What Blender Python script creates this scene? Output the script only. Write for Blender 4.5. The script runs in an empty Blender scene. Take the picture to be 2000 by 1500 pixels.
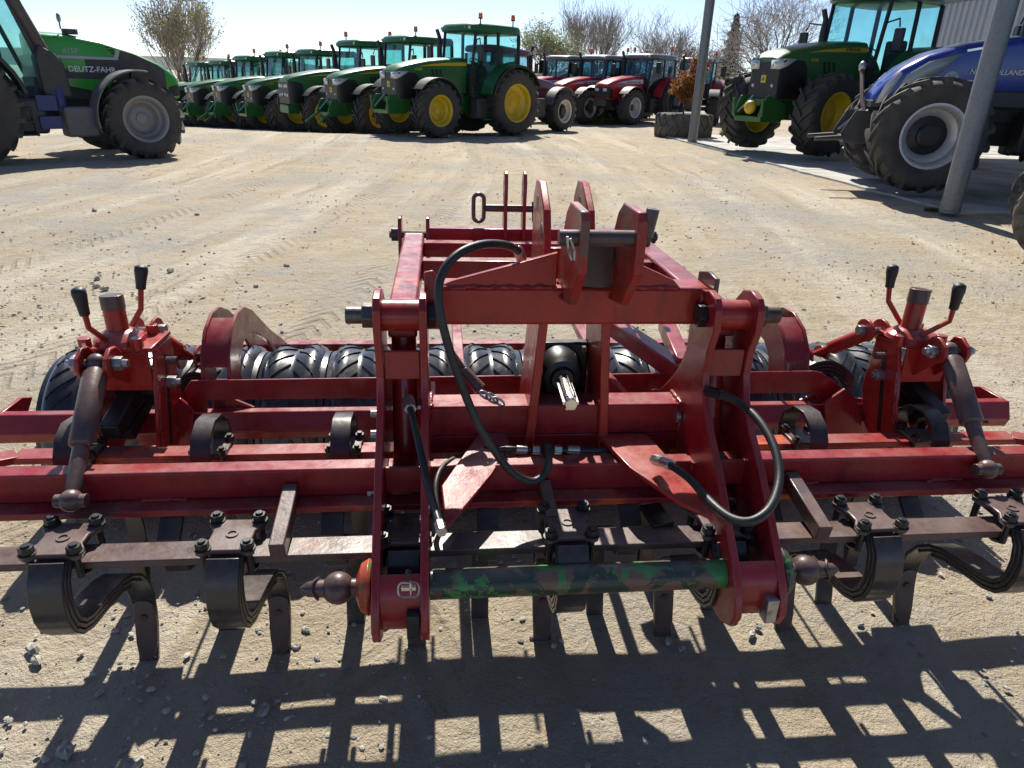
import bpy, bmesh, math, random
import numpy as np
from mathutils import Vector, Matrix
random.seed(7); rng = np.random.default_rng(7)
SC = bpy.context.scene; COL = SC.collection
RAD = math.radians
# ------------------------------------------------------------------ camera
FPX = 1360.0; CAMH = 1.5
def cam_basis(pitch=23.6, roll=1.9, yaw=6.2):
    p, r, y = RAD(pitch), RAD(roll), RAD(yaw)
    fw = Vector((math.sin(y)*math.cos(p), math.cos(y)*math.cos(p), -math.sin(p)))
    rt0 = Vector((math.cos(y), -math.sin(y), 0)); up0 = rt0.cross(fw)
    rt = rt0*math.cos(r)+up0*math.sin(r); up = rt.cross(fw)
    return fw, rt, up
FW, RT, UP = cam_basis(); CO = Vector((0, 0, CAMH))
cd = bpy.data.cameras.new('camera'); cam = bpy.data.objects.new('camera', cd); COL.objects.link(cam)
cd.sensor_width = 36; cd.lens = 36*FPX/2000; cd.clip_start = .02; cd.clip_end = 6000
M = Matrix((RT, UP, -FW)).transposed().to_4x4(); M.translation = CO; cam.matrix_world = M
SC.camera = cam
# ------------------------------------------------------------------ light
SUN_EL, SUN_AZ = 46.0, -.6            # azimuth from +Y, negative to the left
wd = bpy.data.worlds.new('World'); SC.world = wd; wd.use_nodes = True
nt = wd.node_tree; bg = nt.nodes['Background']
sk = nt.nodes.new('ShaderNodeTexSky'); sk.sky_type = 'NISHITA'; sk.sun_disc = False
sk.sun_elevation = RAD(SUN_EL); sk.sun_rotation = RAD(SUN_AZ); sk.air_density = .5; sk.dust_density = .4; sk.ozone_density = 1.4
nt.links.new(sk.outputs[0], bg.inputs[0]); bg.inputs[1].default_value = .082
sl = bpy.data.lights.new('sun', 'SUN'); sl.energy = 3.8; sl.angle = RAD(.5); sl.color = (1, .945, .85)
so = bpy.data.objects.new('sun', sl); COL.objects.link(so)
sd = Vector((math.sin(RAD(SUN_AZ))*math.cos(RAD(SUN_EL)), math.cos(RAD(SUN_AZ))*math.cos(RAD(SUN_EL)), math.sin(RAD(SUN_EL))))
so.rotation_euler = sd.to_track_quat('Z', 'Y').to_euler(); so.location = (0, 20, 30)
vs = SC.view_settings; vs.view_transform = 'Standard'; vs.look = 'None'; vs.gamma = 1; vs.use_curve_mapping = False
vs.exposure = .92
SC.cycles.transparent_max_bounces = 32; SC.cycles.max_bounces = 10
# ------------------------------------------------------------------ pixel helpers (photo pixel -> direction)
def ray(px, py): return FW + RT*((px-1000)/FPX) - UP*((py-750)/FPX)
def gz(x, y):
    t = min(max(0., y-19.5), 24.); s = min(1., t/4)
    g = min(1., max(0., (5.-x)/8.)); g = g*g*(3-2*g)
    r = min(1., max(0., (x-5.0)/2.3))*min(1., max(0., (y-7.)/2.2)); r = r*r*(3-2*r)
    return -.055*g*(t*(s*s*(3-2*s)) if t < 4 else t)+.088*r
def ground(px, py, dz=0.):
    d = ray(px, py); t = 1.0; p = CO
    for i in range(6000):
        p = CO+d*t
        if p.z < gz(p.x, p.y)+dz: return p
        t *= 1.002
    return p
XC = .295
def AX(px, py, u):
    d = ray(px, py); p = CO+d*((u+XC)/d.x); return (u, p.y, p.z)
def AY(px, py, y):
    d = ray(px, py); p = CO+d*(y/d.y); return (p.x-XC, p.y, p.z)
def AZ(px, py, z):
    d = ray(px, py); p = CO+d*((z-CAMH)/d.z); return (p.x-XC, p.y, p.z)
# ------------------------------------------------------------------ materials
MATS = {}
def lin(c):
    return tuple(((x/255)/12.92 if x/255 <= .04045 else ((x/255+.055)/1.055)**2.4) for x in c)
def nodes(name):
    m = bpy.data.materials.new(name); m.use_nodes = True; n = m.node_tree
    b = n.nodes['Principled BSDF']; MATS[name] = m
    return m, n, b
def N(n, t, **k):
    x = n.nodes.new(t)
    for a, v in k.items(): setattr(x, a, v)
    return x
def noise(n, scale, detail=4, rough=.55, vec=None, dist=0):
    x = N(n, 'ShaderNodeTexNoise'); x.inputs['Scale'].default_value = scale; x.inputs['Detail'].default_value = detail
    x.inputs['Roughness'].default_value = rough; x.inputs['Distortion'].default_value = dist
    if vec is not None: n.links.new(vec, x.inputs['Vector'])
    return x.outputs['Fac']
def ramp(n, fac, a, b):
    r = N(n, 'ShaderNodeMapRange'); r.inputs[1].default_value = a; r.inputs[2].default_value = b
    n.links.new(fac, r.inputs[0]); return r.outputs[0]
def mix(n, fac, a, b):
    m = N(n, 'ShaderNodeMix', data_type='RGBA')
    if isinstance(fac, (int, float)): m.inputs[0].default_value = fac
    else: n.links.new(fac, m.inputs[0])
    for i, v in ((6, a), (7, b)):
        if isinstance(v, tuple): m.inputs[i].default_value = (*v, 1) if len(v) == 3 else v
        else: n.links.new(v, m.inputs[i])
    return m.outputs[2]
def math_(n, op, a, b=None):
    m = N(n, 'ShaderNodeMath', operation=op)
    for i, v in enumerate((a, b)):
        if v is None: continue
        if isinstance(v, (int, float)): m.inputs[i].default_value = v
        else: n.links.new(v, m.inputs[i])
    return m.outputs[0]
def bump(n, b, h, strength=.3, dist=.01, prev=None):
    x = N(n, 'ShaderNodeBump'); x.inputs['Strength'].default_value = strength; x.inputs['Distance'].default_value = dist
    n.links.new(h, x.inputs['Height'])
    if prev is not None: n.links.new(prev, x.inputs['Normal'])
    n.links.new(x.outputs[0], b.inputs['Normal']); return x.outputs[0]
def coords(n): return N(n, 'ShaderNodeTexCoord').outputs['Object']
def simple(name, c, rough=.5, metal=0., var=.25, vscale=6, bscale=0, bstr=.15, coat=0., spec=.5, dirt=None, dirt_amt=(.5, .75), dscale=9):
    m, n, b = nodes(name); co = coords(n)
    f = noise(n, vscale, 5, .6, co)
    dark = tuple(x*(1-var) for x in c); light = tuple(min(1, x*(1+var)) for x in c)
    col = mix(n, f, dark, light)
    if dirt:
        g = ramp(n, noise(n, dscale, 6, .65, co), *dirt_amt); col = mix(n, g, col, dirt)
        rr = N(n, 'ShaderNodeMapRange'); n.links.new(g, rr.inputs[0]); rr.inputs[3].default_value = rough; rr.inputs[4].default_value = min(1, rough+.35)
        n.links.new(rr.outputs[0], b.inputs['Roughness'])
    else:
        g = noise(n, vscale*3, 4, .6, co); rr = N(n, 'ShaderNodeMapRange'); n.links.new(g, rr.inputs[0])
        rr.inputs[3].default_value = max(0, rough-.1); rr.inputs[4].default_value = min(1, rough+.1); n.links.new(rr.outputs[0], b.inputs['Roughness'])
    n.links.new(col, b.inputs['Base Color']); b.inputs['Metallic'].default_value = metal
    b.inputs['Coat Weight'].default_value = coat; b.inputs['Coat Roughness'].default_value = .12; b.inputs['Specular IOR Level'].default_value = spec
    if bscale: bump(n, b, noise(n, bscale, 4, .6, co), bstr, .004)
    return m
def paint(name, base, patch, patch2=None, rough=.28, worn=(.62, .72), worn2=(.66, .74), sc=5.0, bst=.12, edge=None):
    """brushed-on machine paint: runs, dirt patches, thin spots showing another coat"""
    m, n, b = nodes(name); co = coords(n)
    mp = N(n, 'ShaderNodeMapping'); n.links.new(co, mp.inputs[0]); mp.inputs['Location'].default_value = (3.1, 1.7, .4)
    col = mix(n, noise(n, 3.2, 5, .6, co), tuple(x*.72 for x in base), tuple(min(1, x*1.3) for x in base))
    w = ramp(n, noise(n, sc, 6, .68, co, .4), *worn); col = mix(n, w, col, patch)
    if patch2:
        w2 = ramp(n, noise(n, sc*.8, 6, .7, mp.outputs[0], .6), *worn2); col = mix(n, w2, col, patch2)
    gm = N(n, 'ShaderNodeMapping'); n.links.new(co, gm.inputs[0]); gm.inputs['Scale'].default_value = (9, 9, 2.2)
    grime = math_(n, 'MULTIPLY', ramp(n, noise(n, 1.6, 6, .7, gm.outputs[0], .3), .52, .72), .62); col = mix(n, grime, col, tuple(x*.25 for x in base))
    chip = ramp(n, noise(n, 38, 5, .75, co, .5), .665, .69); col = mix(n, chip, col, (.035, .026, .024))
    fine = ramp(n, noise(n, 120, 3, .7, co), .64, .74); col = mix(n, fine, col, tuple(x*.4 for x in base))
    ge = N(n, 'ShaderNodeNewGeometry')
    if edge:
        bv = N(n, 'ShaderNodeBevel', samples=4); bv.inputs[0].default_value = .0045
        dt = N(n, 'ShaderNodeVectorMath', operation='DOT_PRODUCT'); n.links.new(bv.outputs[0], dt.inputs[0]); n.links.new(ge.outputs['Normal'], dt.inputs[1])
        em = math_(n, 'MULTIPLY', ramp(n, dt.outputs['Value'], .985, .90), ramp(n, noise(n, 17, 4, .7, co), .46, .60)); col = mix(n, math_(n, 'MULTIPLY', em, .75), col, edge)
    up_ = N(n, 'ShaderNodeSeparateXYZ'); n.links.new(ge.outputs['Normal'], up_.inputs[0])
    dust = math_(n, 'MULTIPLY', math_(n, 'MULTIPLY', ramp(n, up_.outputs[2], .6, .95), ramp(n, noise(n, 6, 6, .7, co), .38, .7)), .38); col = mix(n, dust, col, (.44, .36, .30))
    n.links.new(col, b.inputs['Base Color'])
    r = N(n, 'ShaderNodeMapRange'); n.links.new(noise(n, 14, 5, .7, co), r.inputs[0]); r.inputs[1].default_value = .3; r.inputs[2].default_value = .75
    r.inputs[3].default_value = rough-.1; r.inputs[4].default_value = rough+.22; n.links.new(r.outputs[0], b.inputs['Roughness'])
    h = math_(n, 'ADD', math_(n, 'MULTIPLY', noise(n, 22, 4, .6, co), 1.), math_(n, 'MULTIPLY', noise(n, 160, 3, .6, co), .22))
    bump(n, b, h, bst, .006)
    b.inputs['Coat Weight'].default_value = .22; b.inputs['Coat Roughness'].default_value = .14; b.inputs['Specular IOR Level'].default_value = .38
    return m
RED = paint('red_paint', (.27, .014, .019), (.11, .010, .016), (.44, .032, .012), .28, edge=(.30, .10, .085))
REDW = paint('worn_red_paint', (.30, .016, .020), (.60, .075, .010), (.07, .03, .04), .28, (.55, .6), (.58, .66), 3.0, edge=(.28, .13, .10))
REDB = paint('bracket_red_paint', (.36, .022, .016), (.13, .014, .016), (.26, .075, .03), .28, (.58, .7), (.66, .76), 7, edge=(.30, .13, .08))
BROWN = paint('brown_steel', (.095, .055, .052), (.18, .065, .04), (.055, .05, .055), .33, (.56, .66), (.6, .7), 8, .2)
STEEL = paint('dark_steel', (.042, .034, .034), (.12, .055, .033), (.024, .026, .033), .26, (.58, .72), (.6, .7), 6, .12)
GREENBAR = paint('chipped_green', (.045, .22, .055), (.16, .085, .06), (.03, .045, .035), .38, (.485, .495), (.51, .525), 12, .35)
REDGREEN = paint('chipped_red_green', (.42, .045, .015), (.06, .2, .04), (.10, .03, .02), .4, (.55, .6), (.6, .68), 26, .3)
BLACKM = simple('black_metal', (.014, .014, .015), .38, .0, .3, 8, 40, .12)
ZINC = simple('zinc', (.42, .42, .42), .34, .85, .25, 20, 120, .1, dirt=(.12, .09, .07), dirt_amt=(.5, .8), dscale=30)
CHROME = simple('bright_steel', (.66, .64, .60), .24, 1., .2, 20, 160, .1, dirt=(.3, .14, .05), dirt_amt=(.56, .72), dscale=24)
HOSE = simple('hose_rubber', (.016, .017, .018), .45, 0, .3, 12, 200, .1, dirt=(.09, .085, .075), dirt_amt=(.5, .8), dscale=5)
GRIP = simple('grip_plastic', (.018, .018, .019), .5, 0, .2, 10, 150, .1)
DKNUT = simple('dark_nut', (.13, .12, .115), .36, .7, .3, 20, 120, .1, dirt=(.10, .06, .04), dirt_amt=(.45, .7), dscale=30)
TOPP = paint('worn_top_paint', (.33, .022, .014), (.13, .085, .06), (.14, .014, .016), .4, (.50, .60), (.58, .68), 9, .3)
STICK = simple('white_sticker', (.62, .62, .60), .5, 0, .25, 60)
ROLLR = simple('roller_rubber', (.028, .031, .038), .27, 0, .35, 7, 60, .12, .25, dirt=(.07, .065, .06), dirt_amt=(.55, .8), dscale=7)
TYRE = simple('tyre_rubber', (.036, .035, .035), .68, 0, .3, 5, 60, .2, dirt=(.10, .092, .08), dirt_amt=(.42, .8), dscale=3)
TYREG = simple('dusty_tyre', (.075, .072, .068), .85, 0, .3, 5, 50, .25, dirt=(.19, .175, .15), dirt_amt=(.4, .75), dscale=3)
JDG = simple('green_paint', (.022, .13, .03), .36, 0, .12, 2, 0, 0, .2, dirt=(.05, .075, .04), dirt_amt=(.55, .9), dscale=2)
JDY = simple('yellow_paint', (.62, .43, .015), .42, 0, .15, 3, 0, 0, .2, dirt=(.3, .22, .08), dirt_amt=(.55, .85), dscale=5)
DFG = simple('bright_green_paint', (.03, .29, .03), .32, 0, .12, 2, 0, 0, .4, dirt=(.08, .17, .06), dirt_amt=(.55, .9), dscale=3)
MFR = simple('bright_red_paint', (.42, .012, .022), .32, 0, .12, 2, 0, 0, .4, dirt=(.3, .06, .05), dirt_amt=(.55, .9), dscale=3)
BURG = simple('burgundy_paint', (.16, .012, .022), .3, 0, .12, 2, 0, 0, .4)
NHB = simple('blue_paint', (.008, .035, .27), .26, 0, .12, 2, 0, 0, .6)
CHAR = simple('charcoal_plastic', (.04, .04, .043), .5, 0, .2, 6, 80, .1, dirt=(.09, .085, .08), dirt_amt=(.5, .85), dscale=5)
GREYP = simple('grey_plastic', (.13, .13, .135), .55, 0, .15, 4, 60, .1, dirt=(.2, .19, .17), dirt_amt=(.5, .8), dscale=4)
DRIM = simple('dusty_grey_rim', (.24, .245, .26), .5, .2, .2, 5, 0, 0, dirt=(.24, .22, .2), dirt_amt=(.4, .8), dscale=4)
SRIM = simple('silver_rim', (.50, .51, .53), .38, .35, .15, 5, 0, 0, dirt=(.33, .3, .26), dirt_amt=(.5, .85), dscale=5)
CRIM = simple('cream_rim', (.62, .59, .48), .45, 0, .12, 5)
GROOF = simple('grey_roof', (.16, .165, .175), .4, 0, .1, 3, 0, 0, .2)
WHITE = simple('white_print', (.70, .70, .70), .45, 0, .08, 5)
SILVP = simple('silver_print', (.36, .37, .38), .4, .2, .1, 5)
YELP = simple('yellow_print', (.66, .5, .05), .4, 0, .08, 5)
BLUEP = simple('blue_plastic', (.035, .05, .17), .5, 0, .2, 5)
SEAT = simple('seat_fabric', (.05, .05, .055), .85, 0, .2, 12)
POLE = simple('galvanised_steel', (.17, .185, .20), .42, .45, .25, 5, 90, .12, dirt=(.26, .27, .28), dirt_amt=(.45, .7), dscale=30)
CORR = simple('corrugated_sheet', (.36, .38, .41), .4, .2, .12, 2)
BARK = simple('bark', (.085, .07, .055), .9, 0, .35, 9, 30, .5)
TWIG = simple('twig', (.34, .30, .265), .9, 0, .35, 3)
def glowless(name, c, rough=.2, trans=0.): 
    m, n, b = nodes(name); b.inputs['Base Color'].default_value = (*c, 1); b.inputs['Roughness'].default_value = rough
    b.inputs['Transmission Weight'].default_value = trans; b.inputs['Coat Weight'].default_value = .5; return m
AMBER = glowless('amber_lens', (.85, .16, .01), .2, .3)
LENS = glowless('headlamp_glass', (.62, .66, .70), .12, .15)
ORANGE = glowless('orange_lens', (.7, .1, .02), .25, .1)
def glass(name, tint, refl=.5):
    m = bpy.data.materials.new(name); m.use_nodes = True; n = m.node_tree; n.nodes.clear()
    o = N(n, 'ShaderNodeOutputMaterial'); t = N(n, 'ShaderNodeBsdfTransparent'); t.inputs[0].default_value = (*tint, 1)
    g = N(n, 'ShaderNodeBsdfGlossy'); g.inputs['Roughness'].default_value = .04; g.inputs[0].default_value = (.9, .95, 1, 1)
    lw = N(n, 'ShaderNodeLayerWeight'); lw.inputs[0].default_value = .5; fr_ = math_(n, 'ADD', math_(n, 'MULTIPLY', math_(n, 'POWER', lw.outputs['Facing'], 4.), .45), .035)
    d = N(n, 'ShaderNodeBsdfDiffuse'); d.inputs[0].default_value = (.45, .45, .42, 1)
    co = N(n, 'ShaderNodeTexCoord').outputs['Object']
    dust = math_(n, 'MULTIPLY', ramp(n, noise(n, 2.5, 4, .6, co), .35, .8), .08)
    m1 = N(n, 'ShaderNodeMixShader'); n.links.new(fr_, m1.inputs[0]); n.links.new(t.outputs[0], m1.inputs[1]); n.links.new(g.outputs[0], m1.inputs[2])
    m2 = N(n, 'ShaderNodeMixShader'); n.links.new(dust, m2.inputs[0]); n.links.new(m1.outputs[0], m2.inputs[1]); n.links.new(d.outputs[0], m2.inputs[2])
    n.links.new(m2.outputs[0], o.inputs[0]); MATS[name] = m; return m
GLASS = glass('cab_glass', (.76, .93, .925)); GLASSD = glass('dark_glass', (.66, .80, .85))
def leafmat(name, c1, c2):
    m, n, b = nodes(name); co = coords(n); g = N(n, 'ShaderNodeNewGeometry')
    col = mix(n, g.outputs['Random Per Island'], c1, c2); n.links.new(col, b.inputs['Base Color']); b.inputs['Roughness'].default_value = .6
    t = N(n, 'ShaderNodeBsdfTranslucent'); n.links.new(col, t.inputs[0]); ms = N(n, 'ShaderNodeMixShader'); ms.inputs[0].default_value = .5
    n.links.new(b.outputs[0], ms.inputs[1]); n.links.new(t.outputs[0], ms.inputs[2]); n.links.new(ms.outputs[0], n.nodes['Material Output'].inputs[0]); return m
LEAFY = leafmat('spring_leaves', (.22, .21, .07), (.34, .30, .12))
LEAFG = leafmat('pale_leaves', (.2, .25, .1), (.3, .33, .15))
LEAFD = leafmat('conifer_needles', (.012, .03, .018), (.03, .05, .028))
LEAFR = leafmat('red_leaves', (.32, .06, .02), (.22, .16, .05))
LEAFH = leafmat('hedge_leaves', (.20, .21, .11), (.36, .34, .21))
GRASS = leafmat('grass_blades', (.07, .13, .02), (.16, .19, .05))
# ground
def ground_mat():
    m, n, b = nodes('dirt_yard'); co = coords(n)
    sep = N(n, 'ShaderNodeSeparateXYZ'); n.links.new(co, sep.inputs[0]); X, Y = sep.outputs[0], sep.outputs[1]
    # wheel-track coordinate: gentle arcs running away from the machine
    q = math_(n, 'SUBTRACT', X, math_(n, 'MULTIPLY', math_(n, 'POWER', math_(n, 'MAXIMUM', math_(n, 'SUBTRACT', 17., Y), .01), 2.), -.010))
    def comb(a, c):
        v = N(n, 'ShaderNodeCombineXYZ'); n.links.new(a, v.inputs[0]); n.links.new(c, v.inputs[1]); return v.outputs[0]
    track = noise(n, 1.1, 4, .6, comb(q, math_(n, 'MULTIPLY', Y, .07)))
    track2 = noise(n, 3.2, 3, .6, comb(q, math_(n, 'MULTIPLY', Y, .10)))
    big = noise(n, .35, 5, .6, co, .3); mid = noise(n, 2.6, 6, .65, co); fine = noise(n, 30, 6, .7, co); grit = noise(n, 120, 4, .7, co)
    col = mix(n, ramp(n, mid, .3, .7), (.42, .34, .235), (.56, .48, .36))
    col = mix(n, ramp(n, track, .5, .64), col, (.62, .555, .44))
    col = mix(n, ramp(n, track2, .58, .72), col, (.37, .30, .21))
    gr = ramp(n, math_(n, 'ADD', math_(n, 'MULTIPLY', big, .75), math_(n, 'MULTIPLY', mid, .35)), .53, .66)
    col = mix(n, math_(n, 'MULTIPLY', gr, .85), col, (.37, .355, .32))
    pit = noise(n, 10, 5, .72, co, .2); col = mix(n, math_(n, 'MULTIPLY', ramp(n, pit, .58, .70), math_(n, 'ADD', math_(n, 'MULTIPLY', gr, .4), .2)), col, (.29, .26, .215))
    rust = ramp(n, noise(n, .8, 5, .6, co, .8), .68, .76); col = mix(n, math_(n, 'MULTIPLY', rust, .55), col, (.36, .2, .08))
    col = mix(n, math_(n, 'MULTIPLY', ramp(n, fine, .56, .78), .7), col, (.31, .27, .215)); col = mix(n, math_(n, 'MULTIPLY', ramp(n, grit, .5, .75), .5), col, (.6, .55, .47))
    vo = N(n, 'ShaderNodeTexVoronoi'); vo.inputs['Scale'].default_value = 26; n.links.new(co, vo.inputs['Vector'])
    vo2 = N(n, 'ShaderNodeTexVoronoi'); vo2.inputs['Scale'].default_value = 26; n.links.new(co, vo2.inputs['Vector'])
    sp = N(n, 'ShaderNodeSeparateColor'); n.links.new(vo2.outputs['Color'], sp.inputs[0])
    chosen = math_(n, 'MULTIPLY', math_(n, 'GREATER_THAN', sp.outputs[0], math_(n, 'SUBTRACT', .93, math_(n, 'MULTIPLY', gr, .35))), math_(n, 'LESS_THAN', math_(n, 'ADD', vo.outputs['Distance'], math_(n, 'MULTIPLY', grit, .35)), .46))
    col = mix(n, math_(n, 'MULTIPLY', chosen, .8), col, mix(n, sp.outputs[1], (.27, .25, .225), (.52, .49, .43)))
    # tread marks: two bands with transverse ridges
    def band(q0, w):
        d = math_(n, 'ABSOLUTE', math_(n, 'SUBTRACT', q, q0)); msk = math_(n, 'LESS_THAN', d, w)
        s = math_(n, 'SINE', math_(n, 'ADD', math_(n, 'MULTIPLY', Y, 42.), math_(n, 'MULTIPLY', d, 60.)))
        return math_(n, 'MULTIPLY', msk, ramp(n, s, -.2, .6))
    tr = math_(n, 'ADD', math_(n, 'ADD', band(.75, .13), band(2.3, .17)), math_(n, 'ADD', band(-.5, .16), band(-2.3, .2)))
    trm = math_(n, 'MULTIPLY', tr, ramp(n, noise(n, .9, 3, .6, co), .40, .55))
    col = mix(n, math_(n, 'MULTIPLY', trm, .42), col, (.30, .25, .185))
    n.links.new(col, b.inputs['Base Color']); b.inputs['Roughness'].default_value = .95; b.inputs['Specular IOR Level'].default_value = .15
    h = math_(n, 'ADD', math_(n, 'MULTIPLY', mid, 1.2), math_(n, 'MULTIPLY', fine, .5)); h = math_(n, 'ADD', h, math_(n, 'MULTIPLY', grit, .2))
    h = math_(n, 'ADD', h, math_(n, 'MULTIPLY', pit, 1.1)); h = math_(n, 'ADD', h, math_(n, 'MULTIPLY', chosen, .22)); h = math_(n, 'ADD', h, math_(n, 'MULTIPLY', track2, 1.0))
    h = math_(n, 'ADD', h, math_(n, 'MULTIPLY', trm, -.34))
    bump(n, b, h, 1., .036); return m
GROUND = ground_mat()
CONC = simple('concrete', (.48, .47, .44), .85, 0, .2, 1.6, 40, .2, dirt=(.24, .225, .19), dirt_amt=(.45, .75), dscale=1.2)
STONEM, _n, _b = nodes('stone')
_g = N(_n, 'ShaderNodeNewGeometry'); _n.links.new(mix(_n, _g.outputs['Random Per Island'], (.22, .21, .19), (.50, .46, .385)), _b.inputs['Base Color']); _b.inputs['Roughness'].default_value = .9
HILLM = simple('hill', (.05, .075, .06), .95, 0, .35, .02)
# ------------------------------------------------------------------ mesh builder
class MB:
    def __init__(s): s.v = []; s.f = []
    def add(s, vs_, fs_):
        o = len(s.v); s.v += [tuple(v) for v in vs_]; s.f += [tuple(i+o for i in f) for f in fs_]; return s
    def box(s, c, size, R=None):
        vs_ = []
        for x in (-.5, .5):
            for y in (-.5, .5):
                for z in (-.5, .5):
                    p = Vector((x*size[0], y*size[1], z*size[2]))
                    if R is not None: p = R @ p
                    vs_.append(p+Vector(c))
        return s.add(vs_, [(0, 1, 3, 2), (4, 6, 7, 5), (0, 4, 5, 1), (2, 3, 7, 6), (0, 2, 6, 4), (1, 5, 7, 3)])
    def b2(s, a, b): return s.box([(a[i]+b[i])/2 for i in range(3)], [abs(b[i]-a[i]) for i in range(3)])
    def bar(s, p, q, w, h, up=(0, 0, 1)):
        p, q = Vector(p), Vector(q); d = (q-p); L = d.length; d.normalize(); up = Vector(up)
        sd_ = d.cross(up)
        if sd_.length < 1e-4: sd_ = d.cross(Vector((0, 1, 0)))
        sd_.normalize(); u = sd_.cross(d)
        R = Matrix((d, sd_, u)).transposed()
        return s.box((p+q)/2, (L, w, h), R)
    def tube(s, pts, r, n=10, cap=True):
        pts = [Vector(p) for p in pts]; k = len(pts); rs = r if isinstance(r, (list, tuple)) else [r]*k
        t0 = (pts[1]-pts[0]).normalized(); ref = Vector((0, 0, 1)) if abs(t0.z) < .9 else Vector((1, 0, 0))
        a = t0.cross(ref).normalized(); vs_ = []; fs_ = []
        for i in range(k):
            t = (pts[min(i+1, k-1)]-pts[max(i-1, 0)]).normalized()
            a = (a-t*a.dot(t)).normalized(); b = t.cross(a)
            for j in range(n):
                g = 2*math.pi*j/n; vs_.append(pts[i]+(a*math.cos(g)+b*math.sin(g))*rs[i])
        for i in range(k-1):
            for j in range(n):
                fs_.append((i*n+j, i*n+(j+1) % n, (i+1)*n+(j+1) % n, (i+1)*n+j))
        if cap: fs_ += [tuple(range(n))[::-1], tuple(range((k-1)*n, k*n))]
        return s.add(vs_, fs_)
    def prism(s, poly, axis, a, b):
        n = len(poly); vs_ = []
        for t in (a, b):
            for p, q in poly:
                vs_.append({'x': (t, p, q), 'y': (p, t, q), 'z': (p, q, t)}[axis])
        fs_ = [tuple(range(n)), tuple(range(n, 2*n))[::-1]]+[(i, (i+1) % n, n+(i+1) % n, n+i) for i in range(n)]
        return s.add(vs_, fs_)
    def strap(s, pts, u, w, t, taper=None):
        """ribbon whose centre line lies in a y-z plane, width along x"""
        k = len(pts); L = []; Rr = []
        for i in range(k):
            d = Vector((pts[min(i+1, k-1)][0]-pts[max(i-1, 0)][0], pts[min(i+1, k-1)][1]-pts[max(i-1, 0)][1])).normalized()
            nn = Vector((-d.y, d.x)); p = Vector(pts[i]); L.append(p+nn*t/2); Rr.append(p-nn*t/2)
        vs_ = []; fs_ = []
        for i in range(k):
            ww = w*(taper[i] if taper else 1)/2
            vs_ += [(u-ww, *L[i]), (u+ww, *L[i]), (u+ww, *Rr[i]), (u-ww, *Rr[i])]
        for i in range(k-1):
            for j in range(4):
                fs_.append((i*4+j, i*4+(j+1) % 4, i*4+4+(j+1) % 4, i*4+4+j))
        fs_ += [(0, 1, 2, 3), (k*4-4, k*4-3, k*4-2, k*4-1)]
        return s.add(vs_, fs_)
    def lathe(s, prof, c, axis='y', n=24, closed=False):
        vs_ = []; k = len(prof)
        for r, t in prof:
            for j in range(n):
                g = 2*math.pi*j/n; p, q = r*math.cos(g), r*math.sin(g)
                d = {'y': (p, t, q), 'x': (t, p, q), 'z': (p, q, t)}[axis]
                vs_.append((c[0]+d[0], c[1]+d[1], c[2]+d[2]))
        fs_ = []
        for i in range(k if closed else k-1):
            i2 = (i+1) % k
            for j in range(n): fs_.append((i*n+j, i*n+(j+1) % n, i2*n+(j+1) % n, i2*n+j))
        if not closed: fs_ += [tuple(range(n)), tuple(range((k-1)*n, k*n))]
        return s.add(vs_, fs_)
    def cyl(s, p, q, r, n=16): return s.tube([p, q], r, n)
    def sph(s, c, r, n=12, sc=(1, 1, 1)):
        prof = [(max(1e-4, r*math.sin(math.pi*i/n)), -r*math.cos(math.pi*i/n)) for i in range(n+1)]
        m = MB().lathe(prof, (0, 0, 0), 'z', n+4)
        return s.add([(c[0]+v[0]*sc[0], c[1]+v[1]*sc[1], c[2]+v[2]*sc[2]) for v in m.v], m.f)
    def plate(s, pts, t):
        pts = [Vector(p) for p in pts]; nn = Vector()
        for i in range(len(pts)): nn += pts[i].cross(pts[(i+1) % len(pts)])
        nn.normalize(); k = len(pts)
        return s.add([p+nn*t/2 for p in pts]+[p-nn*t/2 for p in pts], [tuple(range(k)), tuple(range(k, 2*k))[::-1]]+[(i, (i+1) % k, k+(i+1) % k, k+i) for i in range(k)])
    def loft(s, rings, cap=True):
        n = len(rings[0]); vs_ = [p for r in rings for p in r]; fs_ = []
        for i in range(len(rings)-1):
            for j in range(n): fs_.append((i*n+j, i*n+(j+1) % n, (i+1)*n+(j+1) % n, (i+1)*n+j))
        if cap: fs_ += [tuple(range(n)), tuple(range((len(rings)-1)*n, len(rings)*n))]
        return s.add(vs_, fs_)
    def mesh(s, name, mat, sharp=32, off=(0, 0, 0), recalc=True):
        me = bpy.data.meshes.new(name); me.from_pydata([(v[0]+off[0], v[1]+off[1], v[2]+off[2]) for v in s.v], [], s.f)
        if recalc:
            bm = bmesh.new(); bm.from_mesh(me); bmesh.ops.recalc_face_normals(bm, faces=bm.faces); bm.to_mesh(me); bm.free()
        if sharp is not None:
            me.polygons.foreach_set('use_smooth', [True]*len(me.polygons)); me.set_sharp_from_angle(angle=RAD(sharp))
        me.materials.append(mat); return me
    def build(s, name, mat, parent=None, bevel=0, sharp=32, off=(0, 0, 0)):
        return link(name, s.mesh(name, mat, sharp, off), parent, bevel)
def link(name, me, parent=None, bevel=0):
    o = bpy.data.objects.new(name, me); COL.objects.link(o); o.parent = parent
    if bevel:
        b = o.modifiers.new('bevel', 'BEVEL'); b.width = bevel; b.segments = 2; b.limit_method = 'ANGLE'; b.angle_limit = RAD(38); b.harden_normals = False
    return o
def empty(name, loc, rz=0, label=None, cat=None, group=None, sc=1.):
    o = bpy.data.objects.new(name, None); COL.objects.link(o); o.location = loc; o.rotation_euler = (0, 0, rz); o.scale = (sc, sc, sc); o.empty_display_size = .1
    return tag(o, label, cat, group)
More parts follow.
